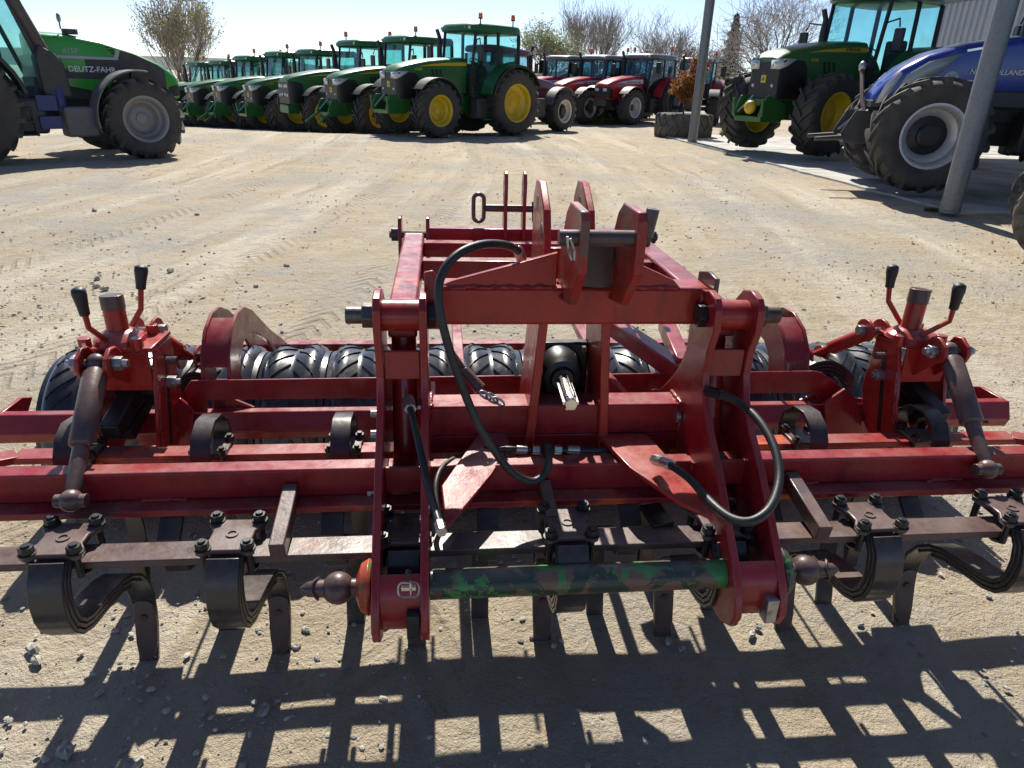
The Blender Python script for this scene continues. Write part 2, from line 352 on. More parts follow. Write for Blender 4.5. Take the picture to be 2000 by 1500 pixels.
def tag(o, label=None, cat=None, group=None, kind=None):
    for k, v in (('label', label), ('category', cat), ('group', group), ('kind', kind)):
        if v: o[k] = v
    return o
def copy_tree(o, parent=None):
    c = o.copy(); COL.objects.link(c); c.parent = parent
    for ch in list(o.children): copy_tree(ch, c)
    return c
_txt = {}
def text_mesh(s, size, mat, depth=.003, shear=0., bold=0.):
    cu = bpy.data.curves.new('lettering', 'FONT'); cu.body = s; cu.size = size; cu.extrude = depth; cu.align_x = 'CENTER'; cu.align_y = 'CENTER'; cu.shear = shear; cu.offset = bold; cu.resolution_u = 3
    t = bpy.data.objects.new('lettering', cu); COL.objects.link(t)
    me = bpy.data.meshes.new_from_object(t.evaluated_get(bpy.context.evaluated_depsgraph_get())); bpy.data.objects.remove(t); me.materials.clear(); me.materials.append(mat); return me
def lettering(s, size, mat, parent, loc, right, up=(0, 0, 1), **k):
    o = bpy.data.objects.new('lettering', text_mesh(s, size, mat, **k)); COL.objects.link(o); o.parent = parent
    r = Vector(right).normalized(); u = Vector(up); u = (u-r*u.dot(r)).normalized(); nn = r.cross(u)
    m = Matrix((r, u, nn)).transposed().to_4x4(); m.translation = loc; o.matrix_local = m; return o
#__PART2__
# ------------------------------------------------------------------ ground
from mathutils import noise as MN
def make_ground():
    nx, ny = 340, 420
    S = np.linspace(-1, 1, nx); T = np.linspace(0, 1, ny)
    X = .4+5.2*S+2600*np.sign(S)*np.abs(S)**9; Y = -3+13*T+3600*T**9
    v = []
    for y in Y:
        for x in X:
            z = gz(x, y)
            if abs(x) < 25 and y < 40:
                z += (1. if x < 5 else .45)*.011*MN.noise((x*1.1, y*1.1, 0))+.0055*MN.noise((x*5, y*5, 3))+.003*MN.noise((x*14, y*14, 7))-.006
            v.append((x, y, z))
    f = [(j*nx+i, j*nx+i+1, (j+1)*nx+i+1, (j+1)*nx+i) for j in range(ny-1) for i in range(nx-1)]
    me = bpy.data.meshes.new('ground'); me.from_pydata(v, [], f); me.polygons.foreach_set('use_smooth', [True]*len(f)); me.materials.append(GROUND)
    return tag(link('ground', me), kind='structure', label='pale dusty dirt and gravel yard')
make_ground()
def stones_mesh(n, xr, yr, smin, smax, zoff=0., dens=None):
    ico = bmesh.new(); bmesh.ops.create_icosphere(ico, subdivisions=1, radius=1); bv = np.array([v.co[:] for v in ico.verts]); bf = np.array([[v.index for v in f.verts] for f in ico.faces]); ico.free()
    V = []; F = []; k = 0
    for i in range(n):
        y = yr[0]*(yr[1]/yr[0])**rng.random(); x = xr[0]+(xr[1]-xr[0])*rng.random()
        x = x*(.5+.6*y/yr[1]) if xr[0] < 0 else x
        if dens and MN.noise((x*.55, y*.55, 9)) < dens*(rng.random()-.5)*2: continue
        s = smin+(smax-smin)*rng.random()**3.2
        P = bv*(1+.32*(rng.random((len(bv), 1))-.5))*np.array([s*(.8+.7*rng.random()), s*(.7+.4*rng.random()), s*(.32+.35*rng.random())])
        a = rng.random()*6.28; c, q = math.cos(a), math.sin(a); P = np.stack([P[:, 0]*c-P[:, 1]*q, P[:, 0]*q+P[:, 1]*c, P[:, 2]], 1)
        V.append(P+[x, y, gz(x, y)+s*.1+zoff]); F.append(bf+k); k += len(bv)
    me = bpy.data.meshes.new('gravel'); me.from_pydata(np.concatenate(V).tolist(), [], np.concatenate(F).tolist()); me.materials.append(STONEM); return me
tag(link('gravel', stones_mesh(20000, (-4.5, 5), (.75, 6), .002, .011, 0, .6)), 'loose grey gravel scattered over the near yard', 'gravel', kind='stuff')
tag(link('gravel', stones_mesh(20000, (-14, 15), (4, 24), .003, .016, 0, .6)), 'scattered grey gravel over the far yard', 'gravel', kind='stuff')
st_l = ['flat grey stone lying on the dirt by the cultivator']
for i, (px, py, s) in enumerate(((65, 1270, .030), (72, 1292, .024), (262, 1585//1, .03), (1082, 1262, .016), (1468, 1240, .018), (1480, 1225, .016), (620, 1285, .015), (597, 1232, .016), (580, 1265, .017), (515, 1390, .024), (190, 545, .06), (188, 560, .05), (205, 565, .055), (333, 530, .06), (185, 412, .07), (385, 420, .06), (500, 560, .05), (560, 520, .05), (1040, 1245, .014), (1305, 1255, .018), (1330, 1268, .016), (130, 1470, .03), (1680, 1220, .014), (1420, 300, .07))):
    p = ground(px, min(py, 1495)); m = MB(); n_ = 7
    s = s*(.8 if py > 1000 else .5); m.sph((0, 0, s*.25), s, 4, (1.0+.4*random.random(), .75, .6)); m.v = [tuple(c*(1+.45*(random.random()-.5)) for c in v) for v in m.v]
    o = m.build('stone', STONEM, sharp=20); o.location = p; o.rotation_euler = (0, 0, random.random()*6)
    near = py > 1000
    tag(o, 'single grey stone lying on the dirt below the cultivator' if near else 'single grey stone lying on the open yard behind the cultivator', 'stone', 'stones below the cultivator' if near else 'stones on the open yard')
# ------------------------------------------------------------------ hills and far wood
m = MB(); rng2 = random.Random(3); k = 90; v = []
for i in range(k+1):
    x = -2600+5200*i/k; h = 22+16*MN.noise((x*.0011, 2, 1))+9*MN.noise((x*.004, 5, 1))+ (10 if x < -300 else 0)
    for y, hh in ((1400, -6), (1650, h*.6), (1900, h), (2300, h*.7), (2600, -6)): v.append((x, y, hh))
m.add(v, [(i*5+j, i*5+j+1, i*5+j+6, i*5+j+5) for i in range(k) for j in range(4)])
tag(m.build('hill', HILLM, sharp=80), kind='structure', label='low wooded hills along the horizon')
def leaf_cloud(mb, n, fn, size, flat=.6):
    for i in range(n):
        p = Vector(fn()); s = size*(.6+.8*random.random()); a = Vector((random.gauss(0, 1), random.gauss(0, 1), random.gauss(0, flat))).normalized(); b = a.cross(Vector((random.gauss(0, 1), random.gauss(0, 1), random.gauss(0, 1)))).normalized()
        mb.add([p-a*s, p+b*s*.45, p+a*s, p-b*s*.45], [(0, 1, 2, 3)])
def grow(mt, mc, p, d, L, r, lev, maxlev, kids, spread, upb, tips, rmin):
    pts = [Vector(p)]; dd = Vector(d).normalized(); seg = 3
    for i in range(seg):
        dd = (dd+Vector((random.gauss(0, .13), random.gauss(0, .13), random.gauss(0, .09)+upb*.12))).normalized(); pts.append(pts[-1]+dd*L/seg)
    r1 = max(rmin, r*.55); rs = [r+(r1-r)*i/seg for i in range(seg+1)]
    (mt if lev <= 1 else mc).tube(pts, rs, 7 if lev == 0 else 4 if lev < 3 else 3, cap=False)
    if lev >= maxlev: tips.append((pts[-1], pts[-2])); return
    nk = kids[min(lev, len(kids)-1)]
    for i in range(nk):
        t = (.35+.65*(i+random.random())/nk) if lev else (.30+.7*(i+random.random())/nk); t = min(t, 1.)
        j = min(seg-1, int(t*seg)); q = pts[j].lerp(pts[j+1], t*seg-j)
        ax = Vector((random.gauss(0, 1), random.gauss(0, 1), random.gauss(0, .6))); ax = (ax-dd*ax.dot(dd)).normalized()
        nd = (dd*math.cos(spread)+ax*math.sin(spread)*(0.8+.5*random.random())+Vector((0, 0, upb*.25))).normalized()
        grow(mt, mc, q, nd, L*(.62+.2*random.random()), max(rmin, r1*(.62+.2*random.random())), lev+1, maxlev, kids, spread, upb, tips, rmin)
def tree(name, label, loc, h, seed, maxlev=4, kids=(7, 5, 4, 3), spread=.7, upb=.6, leaf=None, nleaf=0, lsize=.09, rmin=.012, group=None, multi=1, tw=None, lean=.28):
    random.seed(seed); root = empty(name, loc, 0, label, 'tree', group); mt, mc, tips = MB(), MB(), []
    for i in range(multi):
        d = Vector((random.gauss(0, lean), random.gauss(0, lean), 1)) if multi > 1 else Vector((.03, 0, 1))
        grow(mt, mc, (random.gauss(0, .1)*(multi > 1), random.gauss(0, .1)*(multi > 1), -.2), d, h*.42, h*.022/(multi**.5), 0, maxlev, kids, spread, upb, tips, rmin)
    mt.build('trunk', BARK, root, sharp=60)
    if leaf:
        def f():
            a, b = random.choice(tips); return a.lerp(b, random.random())+Vector((random.gauss(0, .16), random.gauss(0, .16), random.gauss(0, .16)))
        ml = MB(); leaf_cloud(ml, nleaf, f, lsize)
        br = MB(); br.v, br.f = mc.v, mc.f; c = link('crown', br.mesh('crown', tw or TWIG, 60, recalc=False), root)
        link('foliage', ml.mesh('foliage', leaf, None, recalc=False), c)
    else: link('crown', mc.mesh('crown', tw or TWIG, 60, recalc=False), root)
    random.seed(seed+100); return root
def far(px, depth, z=None):
    d = ray(px, 140); p = CO+d*(depth/d.y); return (p.x, p.y, gz(p.x, p.y) if z is None else z)
tree('leafing_tree', 'tall loose tree with pale yellow spring leaves behind the green tractors', far(362, 44), 7.0, 11, 4, (6, 5, 4, 3), .42, .75, LEAFY, 4200, .07, .010, multi=3, lean=.12)
tree('bare_tree', 'bare grey tree with dense upright twigs behind the red tractors', far(1166, 70), 8.3, 21, 4, (8, 5, 4, 3), .5, .85, rmin=.011, group='bare trees', multi=2, lean=.15)
tree('bare_tree', 'slender bare tree beside the pale green tree behind the burgundy tractor', far(1112, 74), 8.1, 22, 4, (7, 5, 4, 3), .45, .85, rmin=.013, group='bare trees', multi=2)
tree('bare_tree', 'broad low bare tree spreading behind the silver-roofed red tractor', far(1290, 66), 7.2, 23, 4, (8, 5, 4, 3), .7, .55, rmin=.011, group='bare trees', multi=4, lean=.3)
tree('bare_tree', 'tall bare tree with ivy-dark trunk beside the dark conifer', far(1508, 54), 9.4, 24, 4, (9, 5, 4, 3), .75, .45, rmin=.012, group='bare trees', multi=2)
tree('bare_tree', 'small bare tree in the hedge right of the orange leaved shrub', far(1392, 68), 5.0, 26, 4, (7, 5, 4, 3), .7, .5, rmin=.014, group='bare trees', multi=3)
tree('pale_tree', 'pale green leafing tree behind the burgundy tractor cab', far(1072, 66), 7.0, 25, 3, (9, 7, 5), .6, .5, LEAFG, 4500, .10, .012, multi=2, lean=.15)
# conifer
random.seed(5); r0 = empty('fir_tree', far(1424, 62), 0, 'dark pointed fir tree standing in front of the bare trees', 'tree'); mt, ml = MB(), MB()
mt.tube([(0, 0, 0), (0, 0, 3), (.05, 0, 6.9)], [.14, .09, .02], 7)
for i in range(5200):
    t = random.random()**.75; a = random.random()*6.283; z = 1.0+5.9*t; rr = 1.75*(1-t)**.85*(.75+.35*math.sin(t*60+a*2))*random.random()**.4+.05
    p = Vector((math.cos(a)*rr, math.sin(a)*rr, z-.25*rr)); s = .16; dd = Vector((math.cos(a), math.sin(a), -.25+random.gauss(0, .25))); b = Vector((-dd.y, dd.x, random.gauss(0, .3)))*.28
    ml.add([p-dd*s, p+b*s, p+dd*s, p-b*s], [(0, 1, 2, 3)])
mt.build('trunk', BARK, r0); link('crown', ml.mesh('crown', LEAFD, None, recalc=False), r0)
# hedgerow: one mass of scrub behind the red tractors
random.seed(8); mh = MB(); mtw = MB()
def hp():
    x = random.uniform(2, 44); y = 62+random.gauss(0, 2.2)+.05*x; top = 3.3+1.0*MN.noise((x*.35, 1, 2))+.9*MN.noise((x*1.3, 4, 2))+(1.0 if x > 19 else 0); return (x, y, -1.4+(top+.0)*random.random()**.8)
leaf_cloud(mh, 26000, hp, .11, 1.)
for i in range(2600):
    p = Vector(hp()); q = p+Vector((random.gauss(0, .3), random.gauss(0, .2), .5+random.random()*.8)); mtw.tube([p, q], [.02, .01], 3, cap=False)
hr = empty('hedgerow', (0, 0, 0), 0, 'tangled green and grey hedgerow behind the red tractors', 'hedge'); hr['kind'] = 'stuff'
o = link('foliage', mh.mesh('foliage', LEAFH, None, recalc=False), hr); o['kind'] = 'stuff'; o = link('twigs', mtw.mesh('twigs', TWIG, None, recalc=False), hr); o['kind'] = 'stuff'
random.seed(9); mh = MB()
def hp2():
    x = random.uniform(-60, 3); y = 78+random.gauss(0, 2); top = 1.7+.9*MN.noise((x*.25, 1, 6)); return (x, y, -1.4+top*random.random()**.8)
leaf_cloud(mh, 9000, hp2, .2, 1.)
o = tag(link('field_hedge', mh.mesh('field_hedge', LEAFH, None, recalc=False)), 'low far hedge behind the row of green tractors', 'hedge', kind='stuff')
# ------------------------------------------------------------------ concrete apron, canopy, building
pA, pB = ground(1334, 277), ground(1862, 418)
SLZ = .10
ex = lambda y: pA.x+(pB.x-pA.x)*(y-pA.y)/(pB.y-pA.y)
edge = []; yy = pB.y
while yy < 22.6: edge.append((ex(yy)+.06*MN.noise((yy*.9, 1, 1))+(.05*MN.noise((yy*4, 2, 1))), yy)); yy += .12
poly = edge+[(26, 22.6), (26, pB.y)]
sb = MB().prism(poly, 'z', -.15, SLZ).build('concrete_apron', CONC, sharp=30); tag(sb, kind='structure', label='pale concrete apron under the parked tractors')
mj = MB()
for yy in (13.2, 17.6): mj.b2((ex(yy)+.12, yy-.012, SLZ-.01), (25.9, yy+.012, SLZ+.003))
tag(mj.build('joint', simple('joint_filler', (.09, .085, .08), .9), sb))
def post(px, py, label, h=5.4):
    p = ground(px, py, SLZ); o = empty('support_post', (p.x+.05, p.y+.12, SLZ), 0, label, 'post', 'steel canopy posts')
    MB().lathe([(.122, -.02), (.122, h)], (0, 0, 0), 'z', 32).build('shaft', POLE, o, sharp=40)
    MB().lathe([(.13, 0), (.13, .012), (.123, .02)], (0, 0, 0), 'z', 32).build('base_collar', POLE, o, sharp=40); return p
q1 = post(1352, 272, 'round galvanised steel post standing beside the planted tyre')
q2 = post(1861, 409, 'round galvanised steel post standing in front of the blue tractor')
cn = empty('canopy', (7.3, 3, 0), 0, 'high flat canopy roof over the concrete apron', 'canopy')
MB().b2((0, 0, 5.55), (10.2, 18.75, 5.72)).build('roof', CORR, cn, .01)
MB().b2((.02, -.1, 5.3), (.22, 18.8, 5.549)).build('edge_beam', POLE, cn, .01)
bw = empty('farm_building', (17.4, 3, 0), 0, 'grey corrugated metal building behind the tractors on the apron', 'building')
top = AX(1846, 7, 17.4-XC); yend = AX(1836, 50, 17.4-XC)[1]
prof = []; yy = 0.; pitch = .30
while yy < yend-3: prof += [(0, yy), (0, yy+.14), (-.05, yy+.18), (-.05, yy+.26)]; yy += pitch
prof2 = [(x+.06, y) for x, y in prof][::-1]
mw = MB(); nn = len(prof)
mw.add([(x, y, z) for z in (0, top[2]) for x, y in prof], [(i, i+1, nn+i+1, nn+i) for i in range(nn-1)])
mw.b2((.012, 0, 0), (6, yend-3.05, top[2]-.01))
mw.build('wall', CORR, bw, sharp=20)
MB().b2((-.09, -.1, top[2]-.02), (6.1, yend-2.98, top[2]+.22)).build('roof_flashing', simple('flashing', (.12, .125, .135), .45), bw, .01)
# far street lamp
p = far(1437, 58); lp = empty('street_lamp', p, 0, 'thin grey street lamp with curved arm beside the fir tree', 'lamp')
MB().tube([(0, 0, 0), (0, 0, 5.2), (.08, 0, 5.7), (.4, 0, 6.0), (.9, 0, 6.1)], [.06, .05, .045, .04, .035], 8).build('pole', POLE, lp); MB().box((1.05, 0, 6.1), (.4, .16, .08)).build('lamp_head', POLE, lp, .01)
# ------------------------------------------------------------------ wheels
def tyre_mb(R, W, rr, lugs=20, lug_h=.05, delta=.30):
    m = MB(); c = R-lug_h; h = W/2
    half = [(rr, h*.74), (rr+.02, h*.84), (rr+(c-rr)*.35, h*.99), (rr+(c-rr)*.65, h*1.0), (c-.05, h*.94), (c-.012, h*.78), (c, h*.4)]
    prof = half+[(c+.004, 0)]+[(r, -t) for r, t in half[::-1]]
    m.lathe(prof, (0, 0, 0), 'y', 56)
    m.f = m.f[:-2]; 
    for sgn in (1, -1):
        for k in range(lugs):
            a0 = 2*math.pi*(k+(.5 if sgn < 0 else 0))/lugs; vs_ = []; T = (0, .35, .7, .93, 1.0)
            for i, t in enumerate(T):
                y = sgn*(-.03+t*(h*1.0+.03)); ang = a0+delta*(t**.85)*(.92/R); ro = R-.012*t*t-(.045 if i == 4 else 0); ri = c-.03-(.06 if i >= 3 else 0); hw = (.024+.012*t)/R
                for rad, w in ((ro, -hw*.8), (ro, hw*.8), (ri, hw*1.25), (ri, -hw*1.25)):
                    vs_.append((rad*math.cos(ang+w), y, rad*math.sin(ang+w)))
            fs_ = [(i*4+j, i*4+(j+1) % 4, i*4+4+(j+1) % 4, i*4+4+j) for i in range(4) for j in range(4)]+[(0, 1, 2, 3), (16, 17, 18, 19)]
            m.add(vs_, fs_)
    return m
def rim_mb(R, W, rr, dish=.10, hub=.2):
    m = MB(); h = W/2
    prof = [(rr+.03, h*.80), (rr+.035, h*.88), (rr+.005, h*.88), (rr-.02, h*.78), (rr-.035, h*.55), (rr-.045, h*.35), (rr-.09, h*.28+dish*.3), (rr*.62, dish), (hub+.06, dish+.012), (hub+.03, dish+.04), (hub, dish+.05), (.10, dish+.055), (.02, dish+.055)]
    m.lathe(prof, (0, 0, 0), 'y', 40); m.f = [f_ for f_ in m.f if len(f_) == 4 or f_[0] > 40*11]
    back = [(rr+.03, h*.80), (rr+.0, h*.5), (rr-.02, 0), (rr, -h*.6), (rr+.035, -h*.88), (rr+.01, -h*.88), (rr-.03, -h*.6), (rr-.055, -h*.1), (rr*.6, dish-.03), (.05, dish-.03)]
    b_ = MB().lathe(back, (0, 0, 0), 'y', 40); b_.f = [f_ for f_ in b_.f if len(f_) == 4 or f_[0] > 40*8]; m.add(b_.v, b_.f); return m
def hub_mb(R, W, rr, dish, hub, big):
    m = MB(); r1 = hub*(.85 if big else .55)
    m.lathe([(hub+.075, dish+.012), (hub+.075, dish+.026), (r1, dish+.06), (r1, dish+(.12 if big else .075)), (r1*.8, dish+(.14 if big else .085)), (.01, dish+(.14 if big else .085))], (0, 0, 0), 'y', 24)
    for k in range(8 if hub > .12 else 0):
        a = 2*math.pi*k/8; m.cyl((math.cos(a)*(hub+.045), dish, math.sin(a)*(hub+.045)), (math.cos(a)*(hub+.045), dish+.045, math.sin(a)*(hub+.045)), .018, 6)
    return m
_W = {}
def wheel_meshes(key, R, W, rr, rim, tyre, dish=.10, hub=.2, big=False, hubmat=None, lugs=20):
    if key not in _W:
        _W[key] = (rim_mb(R, W, rr, dish, hub).mesh('wheel', rim, 30), tyre_mb(R, W, rr, lugs).mesh('tyre', tyre, 35), hub_mb(R, W, rr, dish, hub, big).mesh('hub', hubmat or rim, 30))
    return _W[key]
def put_wheel(parent, ms, loc, side, steer=0, roll=0.):
    w = link('wheel', ms[0], parent); w.location = loc; w.rotation_euler = (0, roll, (0 if side > 0 else math.pi)+steer); w.rotation_mode = 'YXZ'
    link('tyre', ms[1], w); link('hub', ms[2], w); return w
# planted tyre
pt = ground(1345, 270); ptx = (pt.x+.05, pt.y+.75, gz(pt.x, pt.y+.75)+.30)
tp = empty('tyre_planter', (ptx[0], ptx[1], ptx[2]-.32), 0, 'big worn tractor tyre laid flat as a planter beside the steel post', 'planter')
o = tyre_mb(.86, .66, .48, 18, .05).build('tyre', TYREG, tp); o.rotation_euler = (math.pi/2, 0, 0); o.location = (0, 0, .33)
MB().lathe([(.62, 0), (.62, .44), (.3, .5), (.01, .52)], (0, 0, 0), 'z', 20).build('soil', simple('soil', (.07, .05, .035), .95, 0, .4, 9, 30, .5), tp)
sh = empty('red_shrub', (ptx[0]-.06, ptx[1], ptx[2]+.12), 0, 'small shrub with orange and red leaves growing in the planted tyre', 'shrub')
MB().tube([(0, 0, 0), (.02, 0, .5), (0, 0, 1.0)], [.03, .025, .02], 7).build('stem', BARK, sh)
random.seed(4); ml = MB()
def sp():
    while 1:
        p = Vector((random.uniform(-1, 1), random.uniform(-1, 1), random.uniform(-1, 1)))
        if .25 < p.length < 1.+.12*random.random(): break
    if random.random() < .26: return (.32+p.x*.27, p.y*.27, 1.45+p.z*.42)
    k_ = .72+.5*MN.noise((p.x*2.2, p.y*2.2, p.z*2.2+5)); return (p.x*.56*k_, p.y*.54*k_, .93+p.z*.52*k_)
leaf_cloud(ml, 2600, sp, .055, 1.); link('crown', ml.mesh('crown', LEAFR, None, recalc=False), sh)
mtw = MB()
for i in range(26):
    q_ = Vector(sp()); mtw.tube([(0, 0, .55), (q_.x*.4, q_.y*.4, .75), q_], [.012, .009, .004], 4)
mtw.build('twigs', BARK, sh)
def tuft(loc, n, r, h, label):
    m = MB()
    for i in range(n):
        a = random.random()*6.28; d = r*random.random()**.6; p = Vector((math.cos(a)*d, math.sin(a)*d*.6, 0)); q = p+Vector((random.gauss(0, .3)*h, random.gauss(0, .3)*h, h*(.5+random.random()*.6))); w = Vector((.008, .004, 0))*(1+r)
        m.add([p-w, p+w, q], [(0, 1, 2)])
    o = link('grass_tuft', m.mesh('grass_tuft', GRASS, None, recalc=False)); o.location = loc; return tag(o, label, 'grass', kind='stuff')
g = ground(1450, 268); tuft((g.x-.1, g.y+.5, gz(g.x, g.y)), 500, .45, .22, 'green grass tuft growing at the foot of the planted tyre')
g = ground(1822, 412); tuft(g, 160, .12, .06, 'small green weed tuft at the corner of the concrete apron')
g = ground(1190, 243); tuft(g, 400, .7, .3, 'yellow green grass tuft between the red tractors')
#__PART3__
# ------------------------------------------------------------------ tractors
def hood_ring(x, w, zb, zt, c=.12, crown=.025):
    pts = [(w*.96, zb), (w, zb+(zt-zb)*.35), (w, zt-c)]
    for i in range(1, 4):
        a = math.pi/2*i/4; pts.append((w-c+c*math.cos(a), zt-c+c*math.sin(a)))
    pts += [(w-c, zt), (w*.35, zt+crown)]
    full = pts+[(-a, b) for a, b in pts[::-1]]
    return [(x, y, z) for y, z in full]
def interp(secs, x):
    for a, b in zip(secs, secs[1:]):
        if a[0] <= x <= b[0]:
            t = (x-a[0])/(b[0]-a[0]); return [a[i]+(b[i]-a[i])*t for i in range(4)]
    return secs[-1] if x > secs[-1][0] else secs[0]
def arc_strip(c, R, a0, a1, y0, y1, t, n=14):
    m = MB(); rings = []
    for i in range(n+1):
        a = RAD(a0+(a1-a0)*i/n); ca, sa = math.cos(a), math.sin(a)
        rings.append([(c[0]+R*ca, y0, c[1]+R*sa), (c[0]+R*ca, y1, c[1]+R*sa), (c[0]+(R+t)*ca, y1, c[1]+(R+t)*sa), (c[0]+(R+t)*ca, y0, c[1]+(R+t)*sa)])
    return m.loft(rings)
def make_tractor(name, S):
    root = empty(name, (0, 0, 0)); wb, rR, rF, WR, WF, tr = S['wb'], S['rR'], S['rF'], S['WR'], S['WF'], S['track']
    body, dark = S['body'], S.get('dark', CHAR)
    def A(mb, nm, mat, parent=root, bevel=0, sharp=32): return mb.build(nm, mat, parent, bevel, sharp)
    # wheels
    wr = wheel_meshes(S['key']+'r', rR, WR, rR*.54, S['rim'], S['tyre'], -.02, .24, False, S.get('hubmat'), 22)
    wf = wheel_meshes(S['key']+'f', rF, WF, rF*.52, S['rim'], S['tyre'], S.get('fdish', .1), .19, S.get('bighub', False), S.get('fhub', S.get('hubmat')), 18)
    for sd_ in (1, -1):
        put_wheel(root, wr, (0, sd_*tr/2, rR-.02), sd_, 0, random.random())
        put_wheel(root, wf, (wb, sd_*tr/2, rF-.015), sd_, S.get('steer', 0), random.random())
    # chassis
    c = MB(); c.b2((-.35, -.27, .55), (1.3, .27, 1.15)); c.b2((1.2, -.22, .62), (wb+.35, .22, 1.05)); c.cyl((0, -tr/2+.05, rR-.02), (0, tr/2-.05, rR-.02), .15, 14)
    c.cyl((wb, -tr/2+.05, rF-.015), (wb, tr/2-.05, rF-.015), .085, 10); c.box((wb, 0, rF), (.35, .42, .3)); c.b2((1.3, -.36, .95), (wb+.1, .36, 1.3))
    A(c, 'chassis', S.get('chassis', dark), bevel=.015)
    # bonnet
    secs = S['hood']; A(MB().loft([hood_ring(*s_) for s_ in secs]), 'bonnet', body, sharp=28)
    nose = secs[-1][0]
    gx0, gz0, gz1 = S['grille']
    xs = [gx0]+[s_[0] for s_ in secs if s_[0] > gx0+.02]; g = MB(); rings = []
    for x in xs:
        _, w, zb, zt = interp([s_[:4] for s_ in secs], x); w += .008; z0 = max(gz0, zb-.01); z1 = min(gz1, zt-.05); z1 = z1 if x > gx0+.1 else z0+(z1-z0)*S.get('gt', .8)
        rings.append([(x, w, z0), (x, w, z1), (x, -w, z1), (x, -w, z0)])
    l = rings[-1]; rings.append([(l[0][0]+.012, v_[1]*.97, v_[2]) for v_ in l]); A(g.loft(rings), 'grille', S.get('grillemat', BLACKM), bevel=.012)
    gm = root.children[-1]
    if S.get('bars', True):
        for z in np.linspace(gz0+.12, gz1-.25, 5): MB().b2((nose+.0, -l[0][1]*.8, z), (nose+.02, l[0][1]*.8, z+.02)).build('grille_bar', dark, gm)
    # lamps
    lz = S.get('lampz', gz1-.1)
    if S['lamps'] == 'wedge':
        for sd_ in (1, -1):
            w0 = interp([s_[:4] for s_ in secs], nose)[1]; w1 = interp([s_[:4] for s_ in secs], nose-.34)[1]
            m = MB(); k = .03
            a = [(nose+.022, sd_*w0*.42, lz+.07), (nose+.022, sd_*w0*.42, lz-.08), (nose+.018, sd_*(w0+.012), lz-.09), (nose-.12, sd_*(w1*.72+w0*.28+.018), lz-.03), (nose-.34, sd_*(w1+.016), lz+.10), (nose-.10, sd_*(w0*.8+w1*.2+.014), lz+.10), (nose+.018, sd_*(w0+.01), lz+.085)]
            m.add(a, [(0, 1, 2, 6), (2, 3, 5, 6), (3, 4, 5)]); hl = link('headlight', m.mesh('headlight', LENS, 30), root); so_ = hl.modifiers.new('s', 'SOLIDIFY'); so_.thickness = .02; so_.offset = 0
            MB().sph((nose+.028, sd_*w0*.7, lz), .05, 8, (.35, 1, 1)).build('reflector', CHROME, hl)
        for sd_ in (1, -1): MB().sph((nose+.015, sd_*.24, gz0+.24), .035, 8).build('marker_lamp', LENS, root)
    elif S['lamps'] == 'round':
        for sd_ in (1, -1):
            for dy, dz, r in ((.10, 0, .055), (.23, .005, .06), (.10, -.24, .05), (.25, -.26, .05)): MB().sph((nose+.012, sd_*dy, lz+dz), r, 10, (.5, 1, 1)).build('headlight', LENS, root)
    elif S['lamps'] == 'block':
        for sd_ in (1, -1): MB().box((nose+.012, sd_*.2, lz), (.05, .17, .12)).build('headlight', LENS, root, .015)
    # stripe and vents on both sides
    if S.get('stripe'):
        mat, x0, x1, dz0, dz1 = S['stripe']
        for sd_ in (1, -1):
            rings = []
            for i in range(9):
                x = x0+(x1-x0)*i/8; _, w, zb, zt = interp([s_[:4] for s_ in secs], x); t = 1-(i/8)**2.2; z1 = zt-dz0; z0 = z1-(dz1)*max(.06, t)
                rings.append([(x, sd_*(w-.015), z0), (x, sd_*(w+.007), z0), (x, sd_*(w+.007), z1), (x, sd_*(w-.02), z1)])
            A(MB().loft(rings), 'stripe', mat)
    if S.get('vents'):
        for sd_ in (1, -1):
            for i in range(3):
                x = 2.15+i*.13; w = interp([s_[:4] for s_ in secs], x)[1]; MB().bar((x, sd_*(w+.001), 1.42), (x+.10, sd_*(w+.001), 1.70), .02, .05, (1, 0, 0)).build('vent', BLACKM, root)
    # cab
    z0, zr = S.get('floor', 1.02), S.get('rooflow', 2.68); wB = S.get('cabw', .80); xA = secs[0][0]+.02
    P = {}
    for sd_ in (1, -1):
        P[sd_] = dict(A0=(xA, sd_*wB*.80, z0+.25), A1=(xA-S.get('rake', .16), sd_*wB*.84, zr), B0=(.42, sd_*wB, z0), B1=(.42, sd_*wB*.96, zr), C0=(-.42, sd_*wB*.92, 1.62), C1=(-.42, sd_*wB*.90, zr), D0=(xA-.05, sd_*wB*.82, z0))
        q = P[sd_]; pm = S.get('pillar', BLACKM)
        for a, b, w in (('A0', 'A1', .07), ('B0', 'B1', .085), ('C0', 'C1', .10), ('D0', 'A0', .06)): A(MB().bar(q[a], q[b], w, .06, (0, 1, 0)), 'pillar', pm, bevel=.012)
        A(MB().bar(q['D0'], q['B0'], .05, .06), 'sill', pm, bevel=.01)
        A(MB().bar(q['B0'], (-.42, sd_*wB*.92, 1.60), .05, .07), 'sill', pm, bevel=.01)
        gl = S.get('glass', GLASS)
        A(MB().plate([q['D0'], q['B0'], q['B1'], q['A1'], q['A0']], .008), 'door_window', gl)
        A(MB().plate([q['B0'], q['C0'], q['C1'], q['B1']], .008), 'side_window', gl)
        A(MB().bar((.52, sd_*(wB+.03), 1.55), (.52, sd_*(wB+.03), 1.75), .03, .03), 'door_handle', BLACKM)
        # mirror
        if not S.get('mirrors', True): continue
        mx = MB(); mx.tube([(xA-.12, sd_*wB*.86, 2.45), (xA+.02, sd_*(wB+.25), 2.5), (xA+.04, sd_*(wB+.30), 2.35)], .016, 6); A(mx, 'mirror_arm', BLACKM)
